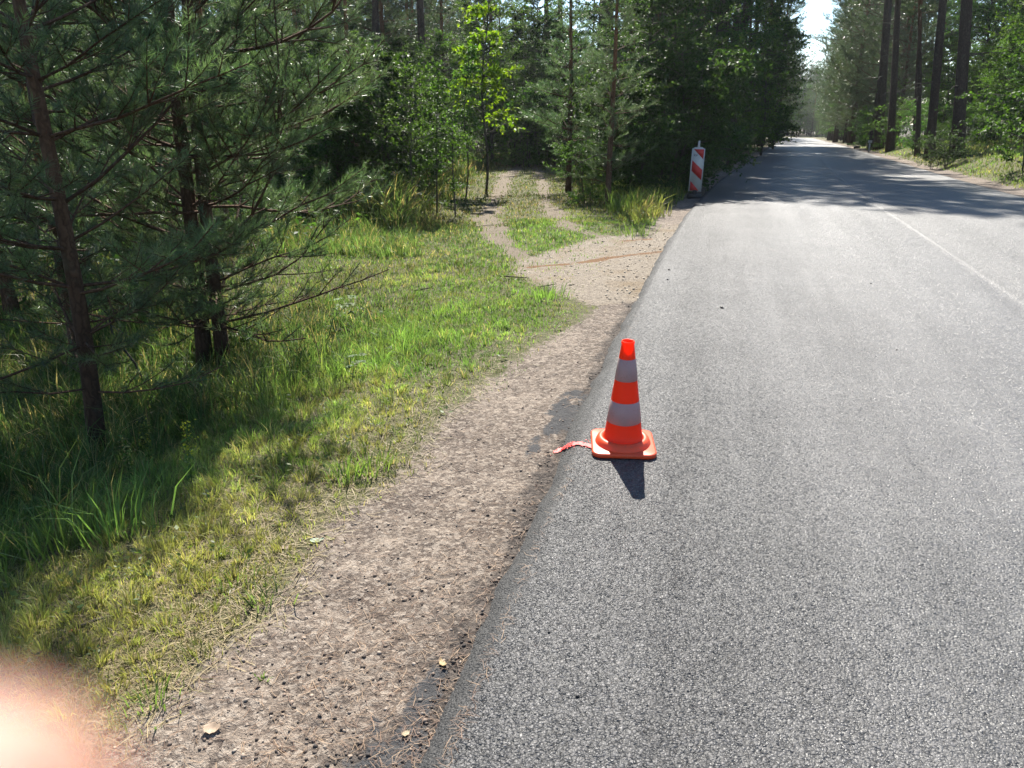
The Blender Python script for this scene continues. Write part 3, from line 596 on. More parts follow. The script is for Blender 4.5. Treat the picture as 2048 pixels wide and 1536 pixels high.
def leafy_variant(seed, Ht, spread, r0, lo, n_limb, n_twig, n_leaf, leaf, cols, stems=1, el=(.15, .75), shape='round'):
    rg = np.random.default_rng(seed); wood = Acc(); LP, LD = [], []
    for st in range(stems):
        az = rg.uniform(0, 6.28); ln = (.28 if stems > 1 else .04)*Ht*rg.uniform(.4, 1.2); h = Ht*rg.uniform(.7, 1.0) if stems > 1 else Ht
        b0 = np.array([math.cos(az), math.sin(az), 0])*(rg.uniform(.05, .25) if stems > 1 else 0)
        t = np.linspace(0, 1, 12); P = b0+np.outer(t, [0, 0, h])+np.outer(t**1.6, [math.cos(az)*ln, math.sin(az)*ln, 0])+np.outer(np.sin(t*9+seed), [.012*h, .009*h, 0])
        rs = r0*(1 if stems == 1 else .55); v, tt = tube(P, rs*(1-.85*t), 7); wood.add(v, tt, GREY_BARK*rg.uniform(.7, 1.2))
        for q in range(n_limb//stems):
            f = lo+(1-lo)*rg.random()**.8; i = min(int(f*11), 10); p = P[i]+(P[i+1]-P[i])*(f*11-i)
            g = (f-lo)/(1-lo+1e-6); prof = {'round': math.sqrt(max(.06, 1-(2*g-.85)**2*.75)), 'cone': 1.05-g*.85, 'wide': .6+.4*math.sin(g*3)}[shape]
            L = spread*prof*rg.uniform(.5, 1.1); a = rg.uniform(0, 6.28); e = rg.uniform(*el)
            d = np.array([math.cos(a)*math.cos(e), math.sin(a)*math.cos(e), math.sin(e)]); u = np.linspace(0, 1, 6)
            Q = p+np.outer(u*L, d)+np.outer(-.22*L*u**2, [0, 0, 1])+np.outer(np.sin(u*5)*.04*L, np.cross(d, [0, 0, 1]))
            v, tt = tube(Q, rs*.32*(1-.8*u)+.002, 4, False); wood.add(v, tt, GREY_BARK*rg.uniform(.6, 1.1))
            for w in range(n_twig):
                uu = rg.uniform(.25, 1.0); k = min(int(uu*5), 4); pt = Q[k]+(Q[k+1]-Q[k])*(uu*5-k); ax = unit(Q[k+1]-Q[k])
                tv = unit(ax*.8+rg.normal(0, .6, 3)*[1, 1, .5]); tl = L*rg.uniform(.18, .45)+.08; m = max(2, int(n_leaf*rg.uniform(.6, 1.4)))
                if w % 2 == 0:
                    v, tt = tube(np.array([pt, pt+tv*tl]), [.004, .0015], 3, False); wood.add(v, tt, GREY_BARK*.7)
                s = rg.random((m, 1))**.7; pp = pt+tv*tl*s; LP.append(pp); LD.append(unit(tv*.5+unit(np.cross(tv, rg.normal(0, 1, (m, 3))))))
    LP = np.concatenate(LP); LD = np.concatenate(LD)
    v, tt, cc = leaves(LP, LD, leaf, rg, cols)
    return wood.mesh('trunk', M_BARK, True), mesh_arrays('crown', v, tt, M_LEAF, cc)

VAR = {}
VAR['tall_pine'] = [pine_variant(1, 20, .17, 10.5, 3.0, .75, 6, 130, .18, .034), pine_variant(2, 18, .15, 8.0, 3.2, .7, 6, 130, .18, .034), pine_variant(3, 22, .19, 12.0, 3.2, .8, 6, 130, .18, .034)]
VAR['edge_pine'] = [pine_variant(4, 16, .17, 1.6, 3.4, .55, 6, 60, .17, .024), pine_variant(5, 14, .15, 1.2, 3.0, .5, 6, 60, .17, .024)]
VAR['mid_pine'] = [pine_variant(6, 7.5, .09, .7, 1.9, .36, 6, 130, .09, .007, 2, 2, NEEDLE_COLS, young=True, nstep=.30), pine_variant(7, 6.0, .07, .4, 1.7, .34, 6, 130, .09, .007, 2, 2, NEEDLE_COLS, young=True, nstep=.30)]
VAR['sapling'] = [leafy_variant(11, 4.2, 1.0, .028, .22, 34, 7, 9, .075, LEAF_MID, shape='round'), leafy_variant(12, 3.4, .8, .022, .18, 28, 7, 9, .07, LEAF_MID, shape='cone')]
VAR['lime_maple'] = [leafy_variant(13, 5.0, 1.0, .035, .25, 36, 7, 9, .11, LEAF_LIME, shape='cone')]
VAR['shrub'] = [leafy_variant(14, 2.4, 1.1, .03, .06, 60, 8, 11, .075, LEAF_MID, 5), leafy_variant(15, 1.5, .9, .02, .08, 48, 7, 10, .055, LEAF_DARK, 6), leafy_variant(16, 3.4, 1.3, .035, .04, 90, 9, 12, .085, LEAF_DARK, 6)]
VAR['broadleaf'] = [leafy_variant(17, 9, 2.5, .09, .06, 110, 11, 15, .115, LEAF_MID), leafy_variant(18, 8, 2.2, .08, .04, 100, 11, 15, .11, LEAF_DARK), leafy_variant(19, 12, 3.0, .12, .08, 120, 12, 16, .13, LEAF_MID), leafy_variant(23, 10, 2.8, .10, .08, 110, 11, 15, .13, [(.08, .155, .02), (.10, .18, .022), (.07, .135, .025)])]
VAR['hazel'] = [leafy_variant(20, 3.0, 1.5, .035, .04, 64, 8, 10, .09, [(.05, .105, .02), (.06, .12, .025), (.04, .085, .02)], 7)]
_first = {}
def plant(kind, name, loc, label, cat, group=None, var=0, sc=1.0, rz=None, lean=(0, 0)):
    """first use makes the objects, later uses copy them (thing, trunk, crown)"""
    key = (kind, var)
    if key not in _first:
        tm, cm = VAR[kind][var]; root = empty(name, (0, 0, 0)); parts = [obj('trunk', tm, root), obj('crown', cm, root)]; _first[key] = (root, parts)
    else:
        r0, p0 = _first[key]; root = r0.copy(); C.objects.link(root); root.name = name
        for k in list(root.keys()):
            if k in ('label', 'category', 'group'): del root[k]
        for p in p0:
            c = p.copy(); C.objects.link(c); c.parent = root
    rz = random.uniform(0, 6.28) if rz is None else rz; c_, s_ = math.cos(rz), math.sin(rz); lean = (lean[0]*c_+lean[1]*s_, -lean[0]*s_+lean[1]*c_)
    root.location = loc; root.rotation_euler = (lean[0], lean[1], rz); root.scale = (sc, sc, sc)
    return tag(root, label, cat, group)
def on_ground(p, dz=-.05): return (float(p[0]), float(p[1]), float(H(p[0], p[1])+dz))

# young pines on the slope in the foreground
bA = at(188, 925); bB = at(402, 752); bC = at(445, 742); bD = at(468, 735)
def lean_top(b, px, py, Ht):
    """direction from the base so that the trunk passes the pixel seen at the base's own distance"""
    c, s = math.cos(PITCH), math.sin(PITCH); dx = (px-CX)/FPX; dv = -(py-CY)/FPX; d = np.array([dx, c+dv*s, -s+dv*c]); t = b[1]/d[1]
    q = d*t+[0, 0, CAM_H]; v = q-b; return b+v*(Ht/v[2])
near_pine(bA, lean_top(bA, 62, 60, 5.1), .053, 'leaning young pine closest to the camera at the left edge', 101, .45, .30, 1.45, 5.7)
near_pine(bB, lean_top(bB, 345, 0, 7.4), .062, 'young pine with the left trunk of the close pair', 102, .45, .33, 1.75, 8.2)
near_pine(bC, lean_top(bC, 385, 0, 7.2), .056, 'young pine with the right trunk of the close pair', 103, .40, .33, 2.2, 8.0)

# ---- named trees: pines with their trunks in view
for px, Y, var, sc, lb in [(850,33,0,1.0,'straight dark pine trunk standing in the forest left of the track'), (757,31,1,1.0,'dark pine trunk left of the straight trunk beside the bright sky gap'),
        (735,36,2,.9,'thin slanting pine trunk crossing the sky gap in the forest'), (690,29,0,1.05,'reddish pine trunk just behind the close young pines'), (612,40,1,1,'pine trunk half hidden by the crown of the close young pines'),
        (230,27,2,1,'dark pine trunk behind the leaning young pine'), (1132,38,1,1,'slightly leaning pine trunk right above the end of the track'), (1097,47,2,.9,'thin straight pine trunk above the track')]:
    p = along(px, Y); ln = {735: .10, 1132: -.06}.get(px, random.uniform(-.02, .02))
    plant('tall_pine', 'pine_tree', on_ground(p), lb, 'pine tree', 'tall pines with trunks in view', var, sc, lean=(random.uniform(-.015, .015), ln))
for px, D, w, var, ln, lb in [(1928,29,24,2,-.135,'thickest pine trunk on the right verge standing in a bush'), (1872,31,18,2,-.07,'leaning pine trunk left of the thickest trunk on the right verge'), (1847,36,10,1,-.14,'slender pine trunk left of the leaning trunk on the right verge'),
        (1790,36,14,2,-.095,'dark pine trunk right of the reddish sunlit trunk'), (1766,38.5,17,2,-.075,'pine with a reddish sunlit trunk on the right verge'), (1838,46,8,2,-.12,'thinnest pine trunk further back on the right side')]:
    p = along(px, D)
    while road_su(p[:1], p[1:2])[1][0] < UL0+RW+1.1 and D < 70: D += 1; p = along(px, D)
    sc = w*D/1538/(2*[.17, .15, .19][var])*.95
    plant('tall_pine', 'pine_tree', on_ground(p), lb, 'pine tree', 'tall pines with trunks in view', var, min(1.5, max(.60, sc)), lean=(0, ln))
p = along(1222, 13.6); plant('mid_pine', 'young_pine', on_ground(p), 'bushy young pine between the track and the striped board', 'pine tree', None, 0, .62)
p = along(1140, 18); plant('mid_pine', 'young_pine', on_ground(p), 'smaller young pine beside the right wheel rut', 'pine tree', None, 1, .95)
p = along(700, 15); plant('mid_pine', 'young_pine', on_ground(p), 'young pine behind the right boughs of the close pair', 'pine tree', None, 1, .9)
p = along(968, 17.5); plant('lime_maple', 'maple_tree', on_ground(p), 'bright lime green maple sapling left of the track', 'maple tree', None, 0, .95)
for px, Y, var, sc, lb in [(822,12.5,0,.55,'slim leafy sapling leftmost of the clump left of the track'), (868,13,1,.70,'slim leafy sapling in the middle of the clump left of the track'), (905,12.8,0,.52,'slim leafy sapling at the right of the clump left of the track'), (930,16,1,.85,'leafy sapling behind the clump beside the left wheel rut')]:
    plant('sapling', 'sapling', on_ground(along(px, Y)), lb, 'sapling', 'leafy saplings left of the track', var, sc)
for px, Y, k, var, sc, lb in [(2070,20,'hazel',0,1.15,'big hazel bush with large bright leaves at the right edge'), (1912,27,'shrub',1,.9,'low dull green bush around the thickest pine trunk'), (1882,27.5,'shrub',1,.8,'small low bush left of the thickest pine trunk')]:
    plant(k, 'bush', on_ground(along(px, Y)), lb, 'bush', 'bushes on the right verge', var, sc)
for sv, ur, k, var, sc, lb in [(38,1.6,'shrub',0,.55,'small yellowish bush by the right verge below the dark trunk'), (43,1.5,'shrub',0,1.0,'rounded leafy bush behind the rubber block'), (47,2.4,'sapling',1,.95,'pale leafy sapling leaning over the right verge'), (52,1.3,'shrub',0,1.2,'layered leafy bush on the right verge before the bend'), (58,2.0,'sapling',0,.95,'leafy sapling on the right verge before the bend'), (64,1.2,'shrub',0,1.3,'yellow green bush where the road bends away'), (72,1.4,'shrub',2,1.1,'dark bush at the right of the road crest')]:
    p = road_pt(np.array([float(sv)]), np.array([UL0+RW+ur]))[0]; plant(k, 'bush' if k == 'shrub' else 'sapling', on_ground(p), lb, 'bush' if k == 'shrub' else 'sapling', 'bushes along the right verge', var, sc)
for px, Y, var, sc, lb in [(1296,15,2,.85,'dark shrub on the grass left of the striped board'), (1335,16.2,2,.95,'dark shrub right behind the striped board'), (1378,17,2,1.0,'dark shrub behind the striped board, between it and the road'), (1275,14.5,2,.55,'dark shrub below the bushy young pine'), (1180,14.5,0,.5,'leafy shrub at the foot of the bushy young pine, left side')]:
    plant('shrub', 'shrub', on_ground(along(px, Y)), lb, 'shrub', 'shrubs around the striped board', var, sc)
for px, Y, var, sc, lb in [(120,8.5,1,.8,'bushy young pine behind the leaning one at the left edge'), (-60,7.5,0,.75,'young pine partly out of view at the left edge'), (300,11,0,.85,'young pine seen between the leaning pine and the close pair'), (520,12.5,1,.9,'young pine behind the right boughs of the close pair, nearer one'), (30,13,0,1,'young pine deep behind the leaning one'), (430,16,0,1.0,'tall young pine behind the close pair'), (60,6.4,1,.6,'small young pine low behind the leaning one'), (262,7.9,1,.7,'small young pine between the leaning one and the close pair'), (-170,9,0,.8,'young pine mostly out of view at the left edge'), (425,9.6,1,.78,'young pine right behind the close pair'), (610,17.5,1,1.05,'young pine between the close pair and the sapling clump'), (200,19,1,1,'young pine far behind the leaning one')]:
    plant('mid_pine', 'young_pine', on_ground(along(px, Y)), lb, 'pine tree', 'young pines behind the close ones', var, sc)
for px, Y, var, sc, lb in [(660,17,1,.38,'dark leafy tree right of the close pines'), (750,19,0,.36,'leafy tree below the straight dark pine trunk'), (560,22,1,.7,'dark leafy tree filling the gap behind the close pines'), (820,20,1,.42,'dark leafy tree behind the sapling clump'), (890,22,0,.42,'leafy tree right behind the sapling clump'), (985,33,2,.6,'leafy tree at the left side of the track end'), (1020,36,1,.7,'dark leafy tree at the far left of the track end'), (1085,37,1,.75,'dark leafy tree at the far right of the track end'), (1055,33.5,1,.5,'low dark tree standing where the track disappears'), (1050,44,1,.9,'dark tree closing the end of the track'), (1075,50,2,.8,'leafy tree rising above the end of the track'), (1110,30,1,.6,'dark leafy tree at the right side of the track'),
        (1290,16.5,1,.5,'dark leafy tree left of the striped board'), (1350,18,1,.6,'dark leafy tree right behind the striped board'), (1420,21,1,.65,'dark leafy tree behind the striped board, right of it'), (1470,27,0,.75,'leafy tree beside the road behind the striped board'), (1210,22,1,.7,'dark tree behind the bushy young pine'), (1530,40,1,.85,'dark tree at the left road edge further on'), (1555,55,0,.9,'leafy tree at the left road edge far on')]:
    plant('broadleaf', 'broadleaf_tree', on_ground(along(px, Y)), lb, 'broadleaf tree', 'leafy trees named by their place', var, sc)
# ---- the rest of the forest: scattered by rule, off the road, the track and the clearing before them
placed = []; SCATTERED = []
def free(x, y, d):
    if any((x-a)**2+(y-b)**2 < d*d for a, b in placed): return False
    placed.append((x, y)); return True
def scatter(n, kind, name, cat, label, group, pxr, Dr, ok, vars_, scr, dmin, tries=60, tilt=0.0):
    cnt = 0
    for _ in range(n*tries):
        if cnt >= n: break
        px = random.uniform(*pxr); D = math.sqrt(random.uniform(Dr[0]**2, Dr[1]**2)); p = along(px, D)
        x, y = np.array([p[0]]), np.array([p[1]]); s, u = road_su(x, y); ul = UL0-u[0]; ur = u[0]-UL0-RW; rt = min(pathdist(x, y, RUT_A)[0], pathdist(x, y, RUT_B)[0])
        if D < 33 and (abs(px-850) < 26 or abs(px-757) < 20 or abs(px-690) < 16): continue
        if not ok(p[0], p[1], s[0], ul, ur, rt) or not free(p[0], p[1], dmin): continue
        rec = plant(kind, name, on_ground(p), label, cat, group, random.choice(vars_), random.uniform(*scr), lean=(random.uniform(-.03, .03), tilt+random.uniform(-.03, .03))); cnt += 1; SCATTERED.append((rec, px, D))
sunlane = lambda x, y: not (-2.6 < x < 1.6 and y < 34)
L_ok = lambda x, y, s, ul, ur, rt: ul > 4 and rt > 2.0 and sunlane(x, y)
M_ok = lambda x, y, s, ul, ur, rt: ul > 1.6 and rt > 1.6
R_ok = lambda x, y, s, ul, ur, rt: ur > 3.5
# left of the track
scatter(26, 'tall_pine', 'pine_tree', 'pine tree', 'tall pine deep in the shaded forest left of the track', 'pines deep in the forest left of the track', (-500, 980), (30, 85), L_ok, (0, 1, 2), (.8, 1.1), 3.2)
scatter(24, 'edge_pine', 'pine_tree', 'pine tree', 'pine with low hanging boughs in the forest left of the track', 'low boughed pines left of the track', (-300, 1000), (34, 70), L_ok, (0, 1), (.6, .95), 3.0)
scatter(48, 'broadleaf', 'broadleaf_tree', 'broadleaf tree', 'leafy understorey tree in the forest left of the track', 'understorey trees left of the track', (-300, 1090), (24, 90), lambda *a: M_ok(*a) and a[5] > 2.6, (0, 1, 2), (.55, 1.0), 2.4)
scatter(16, 'shrub', 'shrub', 'shrub', 'tall dark shrub between the close pines and the sapling clump', 'tall shrubs behind the shaded grass', (600, 950), (14, 20), lambda *a: M_ok(*a) and a[5] > 1.5, (2, 2, 0), (.7, 1.0), .9)
scatter(26, 'shrub', 'shrub', 'shrub', 'dark leafy shrub on the shaded forest floor left of the track', 'forest floor shrubs left of the track', (100, 960), (15, 40), lambda *a: M_ok(*a) and a[5] > 1.8, (0, 1, 2), (.6, 1.25), 1.2)
scatter(18, 'edge_pine', 'pine_tree', 'pine tree', 'dark pine closing the gaps behind the saplings left of the track', 'dark pines behind the saplings', (600, 1010), (36, 62), lambda x, y, s, ul, ur, rt: ul > 4 and rt > 2.2, (0, 1), (.75, 1.0), 2.2)
# between the track and the road
scatter(44, 'tall_pine', 'pine_tree', 'pine tree', 'tall pine shading the road between the track and the asphalt', 'pines between the track and the road', (1160, 1580), (33.5, 78), lambda x, y, s, ul, ur, rt: 1.0 < ul < 9 and rt > 2.2, (0, 2), (1.02, 1.3), 1.9)
scatter(14, 'edge_pine', 'pine_tree', 'pine tree', 'pine with boughs hanging towards the left edge of the road', 'roadside pines left of the road', (1250, 1590), (34, 90), lambda x, y, s, ul, ur, rt: ul > 1.8 and rt > 3, (0, 1), (.8, 1.2), 2.6)
scatter(12, 'mid_pine', 'young_pine', 'pine tree', 'young pine in the dark thicket behind the striped board', 'young pines behind the striped board', (1150, 1420), (17, 32), lambda x, y, s, ul, ur, rt: ul > 2.2 and rt > 1.8, (0, 1), (.7, 1.05), 1.5)
scatter(26, 'broadleaf', 'broadleaf_tree', 'broadleaf tree', 'dark leafy tree crowding the left side of the road', 'broadleaf trees left of the road', (1120, 1585), (20, 80), lambda x, y, s, ul, ur, rt: ul > 2.6 and rt > 2.5, (0, 1), (.5, .85), 2.0)
scatter(40, 'shrub', 'shrub', 'shrub', 'dark shrub in the thicket along the left side of the road', 'shrubs along the left side of the road', (1180, 1580), (13.5, 60), lambda x, y, s, ul, ur, rt: ul > 1.7 and rt > 1.7 and s > 12.5, (0, 2, 2), (.7, 1.25), 1.0)
# right of the road
scatter(24, 'tall_pine', 'pine_tree', 'pine tree', 'tall pine standing back in the forest right of the road', 'pines deep in the forest right of the road', (1740, 2500), (42, 85), lambda *a: R_ok(*a) and a[4] > 5, (0, 1, 2), (.8, 1.1), 3.4, tilt=-.08)
scatter(18, 'edge_pine', 'pine_tree', 'pine tree', 'pine with low sunlit boughs along the right side of the road', 'low boughed pines right of the road', (1636, 1800), (38, 100), lambda x, y, s, ul, ur, rt: ur > 1.8, (0, 1), (.85, 1.25), 2.4)
scatter(34, 'broadleaf', 'broadleaf_tree', 'broadleaf tree', 'bright leafy tree behind the trunks on the right side', 'broadleaf trees right of the road', (1760, 2400), (25, 62), lambda *a: R_ok(*a) and a[4] > 4.5, (3, 3, 2), (.5, .9), 2.4)
scatter(24, 'shrub', 'shrub', 'shrub', 'leafy shrub on the bank right of the road', 'shrubs on the right bank', (1650, 2300), (30, 70), lambda *a: a[4] > 4.5, (0, 0, 2), (.6, 1.2), 1.5)
# where the road disappears
scatter(40, 'broadleaf', 'broadleaf_tree', 'broadleaf tree', 'distant leafy tree lining the far stretch of the road', 'trees along the far stretch of the road', (1500, 1720), (84, 200), lambda x, y, s, ul, ur, rt: 1.6 < ul < 8 or 1.6 < ur < 8, (0, 1, 2), (.8, 1.1), 2.0)

scatter(34, 'edge_pine', 'pine_tree', 'pine tree', 'distant pine lining the far stretch of the road', 'distant pines along the far stretch of the road', (1500, 1720), (84, 205), lambda x, y, s, ul, ur, rt: 2 < ul < 9 or 2 < ur < 9, (0, 1), (.85, 1.15), 2.5)
scatter(12, 'broadleaf', 'broadleaf_tree', 'broadleaf tree', 'distant tree closing the view where the road turns away', 'trees where the road turns away', (1540, 1680), (200, 235), lambda x, y, s, ul, ur, rt: ul > 1.5 or ur > 1.5, (0, 2), (.9, 1.2), 2.0)
for px, D, lb in [(1030,31,'dark shrub at the left of the vanishing track'), (1058,30,'dark shrub in the middle where the track vanishes'), (1090,31,'dark shrub at the right of the vanishing track'), (1045,35,'tall dark shrub behind the vanishing track'), (1075,36,'tall dark shrub behind the right end of the track')]:
    plant('shrub', 'shrub', on_ground(along(px, D)), lb, 'shrub', 'shrubs closing the track', 0, random.uniform(1.1, 1.5))

scatter(26, 'edge_pine', 'pine_tree', 'pine tree', 'tall distant pine behind the spot where the road turns away', 'pines where the road turns away', (1530, 1700), (190, 245), lambda x, y, s, ul, ur, rt: ul > 1.2 or ur > 1.2, (0, 1), (1.0, 1.35), 1.6)
scatter(16, 'edge_pine', 'pine_tree', 'pine tree', 'pine reaching over the left edge of the far road', 'pines leaning over the far road', (1540, 1605), (62, 185), lambda x, y, s, ul, ur, rt: .6 < ul < 3.5, (0, 1), (1.0, 1.3), 1.6)
scatter(16, 'edge_pine', 'pine_tree', 'pine tree', 'pine with boughs reaching over the right road edge', 'pines over the right road edge', (1610, 1740), (48, 130), lambda x, y, s, ul, ur, rt: 1.0 < ur < 5, (0, 1), (1.1, 1.45), 1.8)
for q in range(20):
    px = 1545+q*6.5+random.uniform(-4, 4); D = random.uniform(228, 262); SCATTERED.append((plant('edge_pine', 'pine_tree', on_ground(along(px, D)), 'tall distant pine behind the spot where the road turns away', 'pine tree', 'pines where the road turns away', q % 2, random.uniform(.95, 1.4)), px, D))
for sv, ur, sc, lb in [(64, 1.3, 1.35, 'big pine at the right road edge, nearest of three reaching over the road'), (82, 1.0, 1.5, 'big pine at the right road edge, middle of three reaching over the road'), (108, .8, 1.6, 'big pine at the right road edge, farthest of three reaching over the road')]:
    p = road_pt(np.array([float(sv)]), np.array([UL0+RW+ur]))[0]; plant('edge_pine', 'pine_tree', on_ground(p), lb, 'pine tree', 'big pines reaching over the right road edge', 0, sc)
# labels of the scattered trees: what they stand beside in the view, then how near
BANDS = [(0, 'at the left margin'), (150, 'behind the leaning young pine'), (330, 'between the leaning pine and the pair'), (480, 'behind the close pair of pines'), (640, 'right of the close pair of pines'), (800, 'left of the sapling clump'), (925, 'behind the sapling clump'), (1010, 'beside the lime green maple'), (1100, 'beyond the end of the track'), (1180, 'right of the track end'),
         (1280, 'behind the bushy young pine'), (1400, 'behind the striped board'), (1490, 'right of the striped board'), (1580, 'far along the left road edge'), (1650, 'at the vanishing point of the road'), (1740, 'far along the right road edge'), (1810, 'behind the reddish trunk'), (1900, 'behind the leaning right trunk'), (1985, 'behind the thickest trunk'), (2120, 'behind the big hazel bush'), (9e9, 'out beyond the right margin')]
SHORT = {'tall pine deep': 'tall forest pine', 'pine with low hanging': 'low boughed forest pine', 'leafy understorey': 'leafy understorey tree', 'tall dark shrub': 'tall dark leafy shrub', 'dark leafy shrub': 'dark forest floor shrub', 'tall pine shading': 'tall dark roadside pine', 'pine with boughs hanging': 'dark low boughed pine',
         'young pine in': 'young thicket pine', 'dark leafy tree crowding': 'dark leafy roadside tree', 'dark shrub in': 'dark roadside shrub', 'tall pine standing': 'tall set back pine', 'pine with low sunlit': 'pine with low sunlit boughs', 'bright leafy tree': 'bright backlit leafy tree', 'leafy shrub on': 'leafy bank shrub', 'distant leafy tree': 'distant leafy tree',
         'distant pine lining': 'distant straight pine', 'distant tree closing': 'distant round tree', 'tall distant pine': 'tall distant pine', 'pine reaching over': 'overhanging pine', 'dark pine closing': 'dark pine closing the gaps', 'pine with boughs reaching': 'reaching pine'}
ORD = ['nearest', 'second nearest', 'third nearest', 'fourth nearest', 'fifth nearest', 'sixth nearest', 'seventh nearest', 'eighth nearest', 'ninth nearest']
bins = {}
for o_, px, D in SCATTERED:
    band = next(b for lim, b in BANDS if px <= lim); base = next((v for k, v in SHORT.items() if o_['label'].startswith(k)), o_['label']); bins.setdefault((base, band), []).append((D, o_))
for (base, band), L in bins.items():
    L.sort(key=lambda q_: q_[0])
    for q_, (D, o_) in enumerate(L):
        o_['label'] = base+' '+band if len(L) == 1 else base+' '+band+', '+(ORD[q_] if q_ < len(ORD) else 'one of the farthest')
# far woodland behind everything: one mass nobody could count
rg = np.random.default_rng(77); k = 100000
a = np.radians(rg.uniform(-62, 62, k)); r = rg.uniform(100, 150, k); hgt = rg.random(k)**.8*(9+8*vnoise(np.degrees(a), r*.02, .35, 5)); x = r*np.sin(a); y = r*np.cos(a)
s_, u_ = road_su(x, y); kp = (np.abs(u_-2.3) > 5); x, y, hgt = x[kp], y[kp], hgt[kp]; z = H(x, y, False)
v, tt, cc = leaves(np.stack([x, y, z+hgt], 1), unit(rg.normal(size=(len(x), 3))), .52, rg, LEAF_DARK)
tag(obj('distant_woodland', mesh_arrays('distant_woodland', v, tt, M_LEAF, cc)), 'distant dark woodland filling the gaps between the trunks', kind='stuff')

# ------------------------------------------------------------------ ground cover of the forest floor
acc = Acc(); rg = np.random.default_rng(31); n = 30000
r = np.exp(rg.uniform(np.log(9), np.log(55), n)); a = np.radians(rg.uniform(-48, 42, n)); x = r*np.sin(a); y = r*np.cos(a); Z, s_, ul, ur, ew, rt = zones(x, y)
kp = (rg.random(n) < Z['forest']*np.clip(vnoise(x, y, .6, 3)*1.8-.2, 0, 1)); x, y = x[kp], y[kp]; z = H(x, y)
P = np.repeat(np.stack([x, y, z], 1), 5, 0); P += rg.normal(0, .09, P.shape)*[1, 1, 0]; P[:, 2] += rg.uniform(.05, .40, len(P))
v, tt, cc = leaves(P, unit(rg.normal(size=P.shape)*[1, 1, .3]), .09, rg, LEAF_DARK+LEAF_MID)
tag(obj('undergrowth', mesh_arrays('undergrowth', v, tt, M_LEAF, cc)), 'low leafy undergrowth on the shaded forest floor', kind='stuff')

# ------------------------------------------------------------------ traffic cone
def plastic(name, col, transl, rough=.38, tcol=None, spec=.45):
    m, nt = new_mat(name); geo = nd(nt, 'ShaderNodeTexCoord').outputs['Object']; nz = noise(nt, geo, 30, 4); n2 = noise(nt, geo, 160, 3)
    c = mixc(nt, nz, tuple(np.array(col)*.86), tuple(np.minimum(1, np.array(col)*1.08)))
    c = mixc(nt, math_n(nt, 'MULTIPLY', math_n(nt, 'MULTIPLY', ramp(nt, n2, [(.52, 0), (.72, 1)]), ramp(nt, noise(nt, geo, 11, 4), [(.42, 0), (.62, 1)])), .55), c, (.20, .13, .10))
    b = nd(nt, 'ShaderNodeBsdfPrincipled', {'Base Color': c, 'Roughness': rough, 'Specular IOR Level': spec})
    t = nd(nt, 'ShaderNodeBsdfTranslucent', {'Color': (*(tcol or col), 1)})
    out(nt, nd(nt, 'ShaderNodeMixShader', {0: transl, 1: b.outputs[0], 2: t.outputs[0]}).outputs[0]); return m
M_ORANGE = plastic('orange_plastic', (.82, .080, .014), .56, .36, (1.0, .100, .012)); M_SLEEVE = plastic('white_sleeve', (.42, .335, .33), .25, .4, (.55, .33, .30)); M_BASE = plastic('orange_base', (.80, .085, .025), .10, .42)
cp = at(1245, 893); cone = empty('traffic_cone', (cp[0], cp[1], 0), R(-4)); cs, cu = road_su(cp[:1], cp[1:2]); cone.location.z = float(np.interp(cs[0], _S, _z))+.003
tag(cone, 'orange traffic cone with two white bands on the edge of the asphalt', 'traffic cone')
slope = math.atan(float(np.interp(cs[0]+.2, _S, _g))); cone.rotation_euler = (slope, 0, R(-4))
RB, RT, ZB, ZT = .087, .026, .045, .50
rz = lambda z: RB+(RT-RB)*(z-ZB)/(ZT-ZB)
body = [(rz(ZB)+.012, ZB-.004), (rz(ZB)+.003, ZB+.006)]+[(rz(z), z) for z in (.07, .128, .225, .324, .42, .488)]+[(rz(.49)+.0022, .491), (rz(.5)+.0026, .498), (rz(.5)+.001, .501), (rz(.5)-.0035, .4995), (rz(.49)-.0035, .488)]+[(rz(z)-.004, z) for z in (.4, .2, .05)]
V, T = lathe(body, 48); obj('cone_body', mesh_arrays('cone_body', V, T, M_ORANGE, smooth=True), cone)
for z0, z1 in ((.128, .226), (.325, .421)):
    V, T = lathe([(rz(z0)+.0002, z0-.001), (rz(z0)+.0016, z0), (rz((z0+z1)/2)+.0016, (z0+z1)/2), (rz(z1)+.0016, z1), (rz(z1)+.0002, z1+.001)], 48)
    obj('reflective_band', mesh_arrays('reflective_band', V, T, M_SLEEVE, smooth=True), cone)
def rounded_slab(hw, rc, prof, n=8):
    """square with round corners, stacked rings (inset, z)"""
    rings = []
    for inset, z in prof:
        pts = []
        for q in range(4):
            cx_, cy_ = [(1, 1), (-1, 1), (-1, -1), (1, -1)][q]
            for t in np.linspace(0, math.pi/2, n):
                an = q*math.pi/2+t; rr_ = max(.001, rc-inset); pts.append((cx_*(hw-rc)+rr_*math.cos(an), cy_*(hw-rc)+rr_*math.sin(an), z))
        rings.append(pts)
    m = 4*n; V = np.array(rings).reshape(-1, 3); T = []
    for k in range(len(prof)-1):
        for j in range(m): a_, b_ = k*m+j, k*m+(j+1) % m; T += [(a_, b_, b_+m), (a_, b_+m, a_+m)]
    c0 = len(V); V = np.concatenate([V, [[0, 0, prof[0][1]], [0, 0, prof[-1][1]]]]); e = (len(prof)-1)*m
    for j in range(m): T += [(c0, (j+1) % m, j), (c0+1, e+j, e+(j+1) % m)]
    return V, np.array(T)
V, T = rounded_slab(.143, .042, [(.004, .0), (0, .003), (0, .016), (.003, .0195), (.008, .0205)]); obj('base_plate', mesh_arrays('base_plate', V, T, M_BASE, smooth=False), cone)
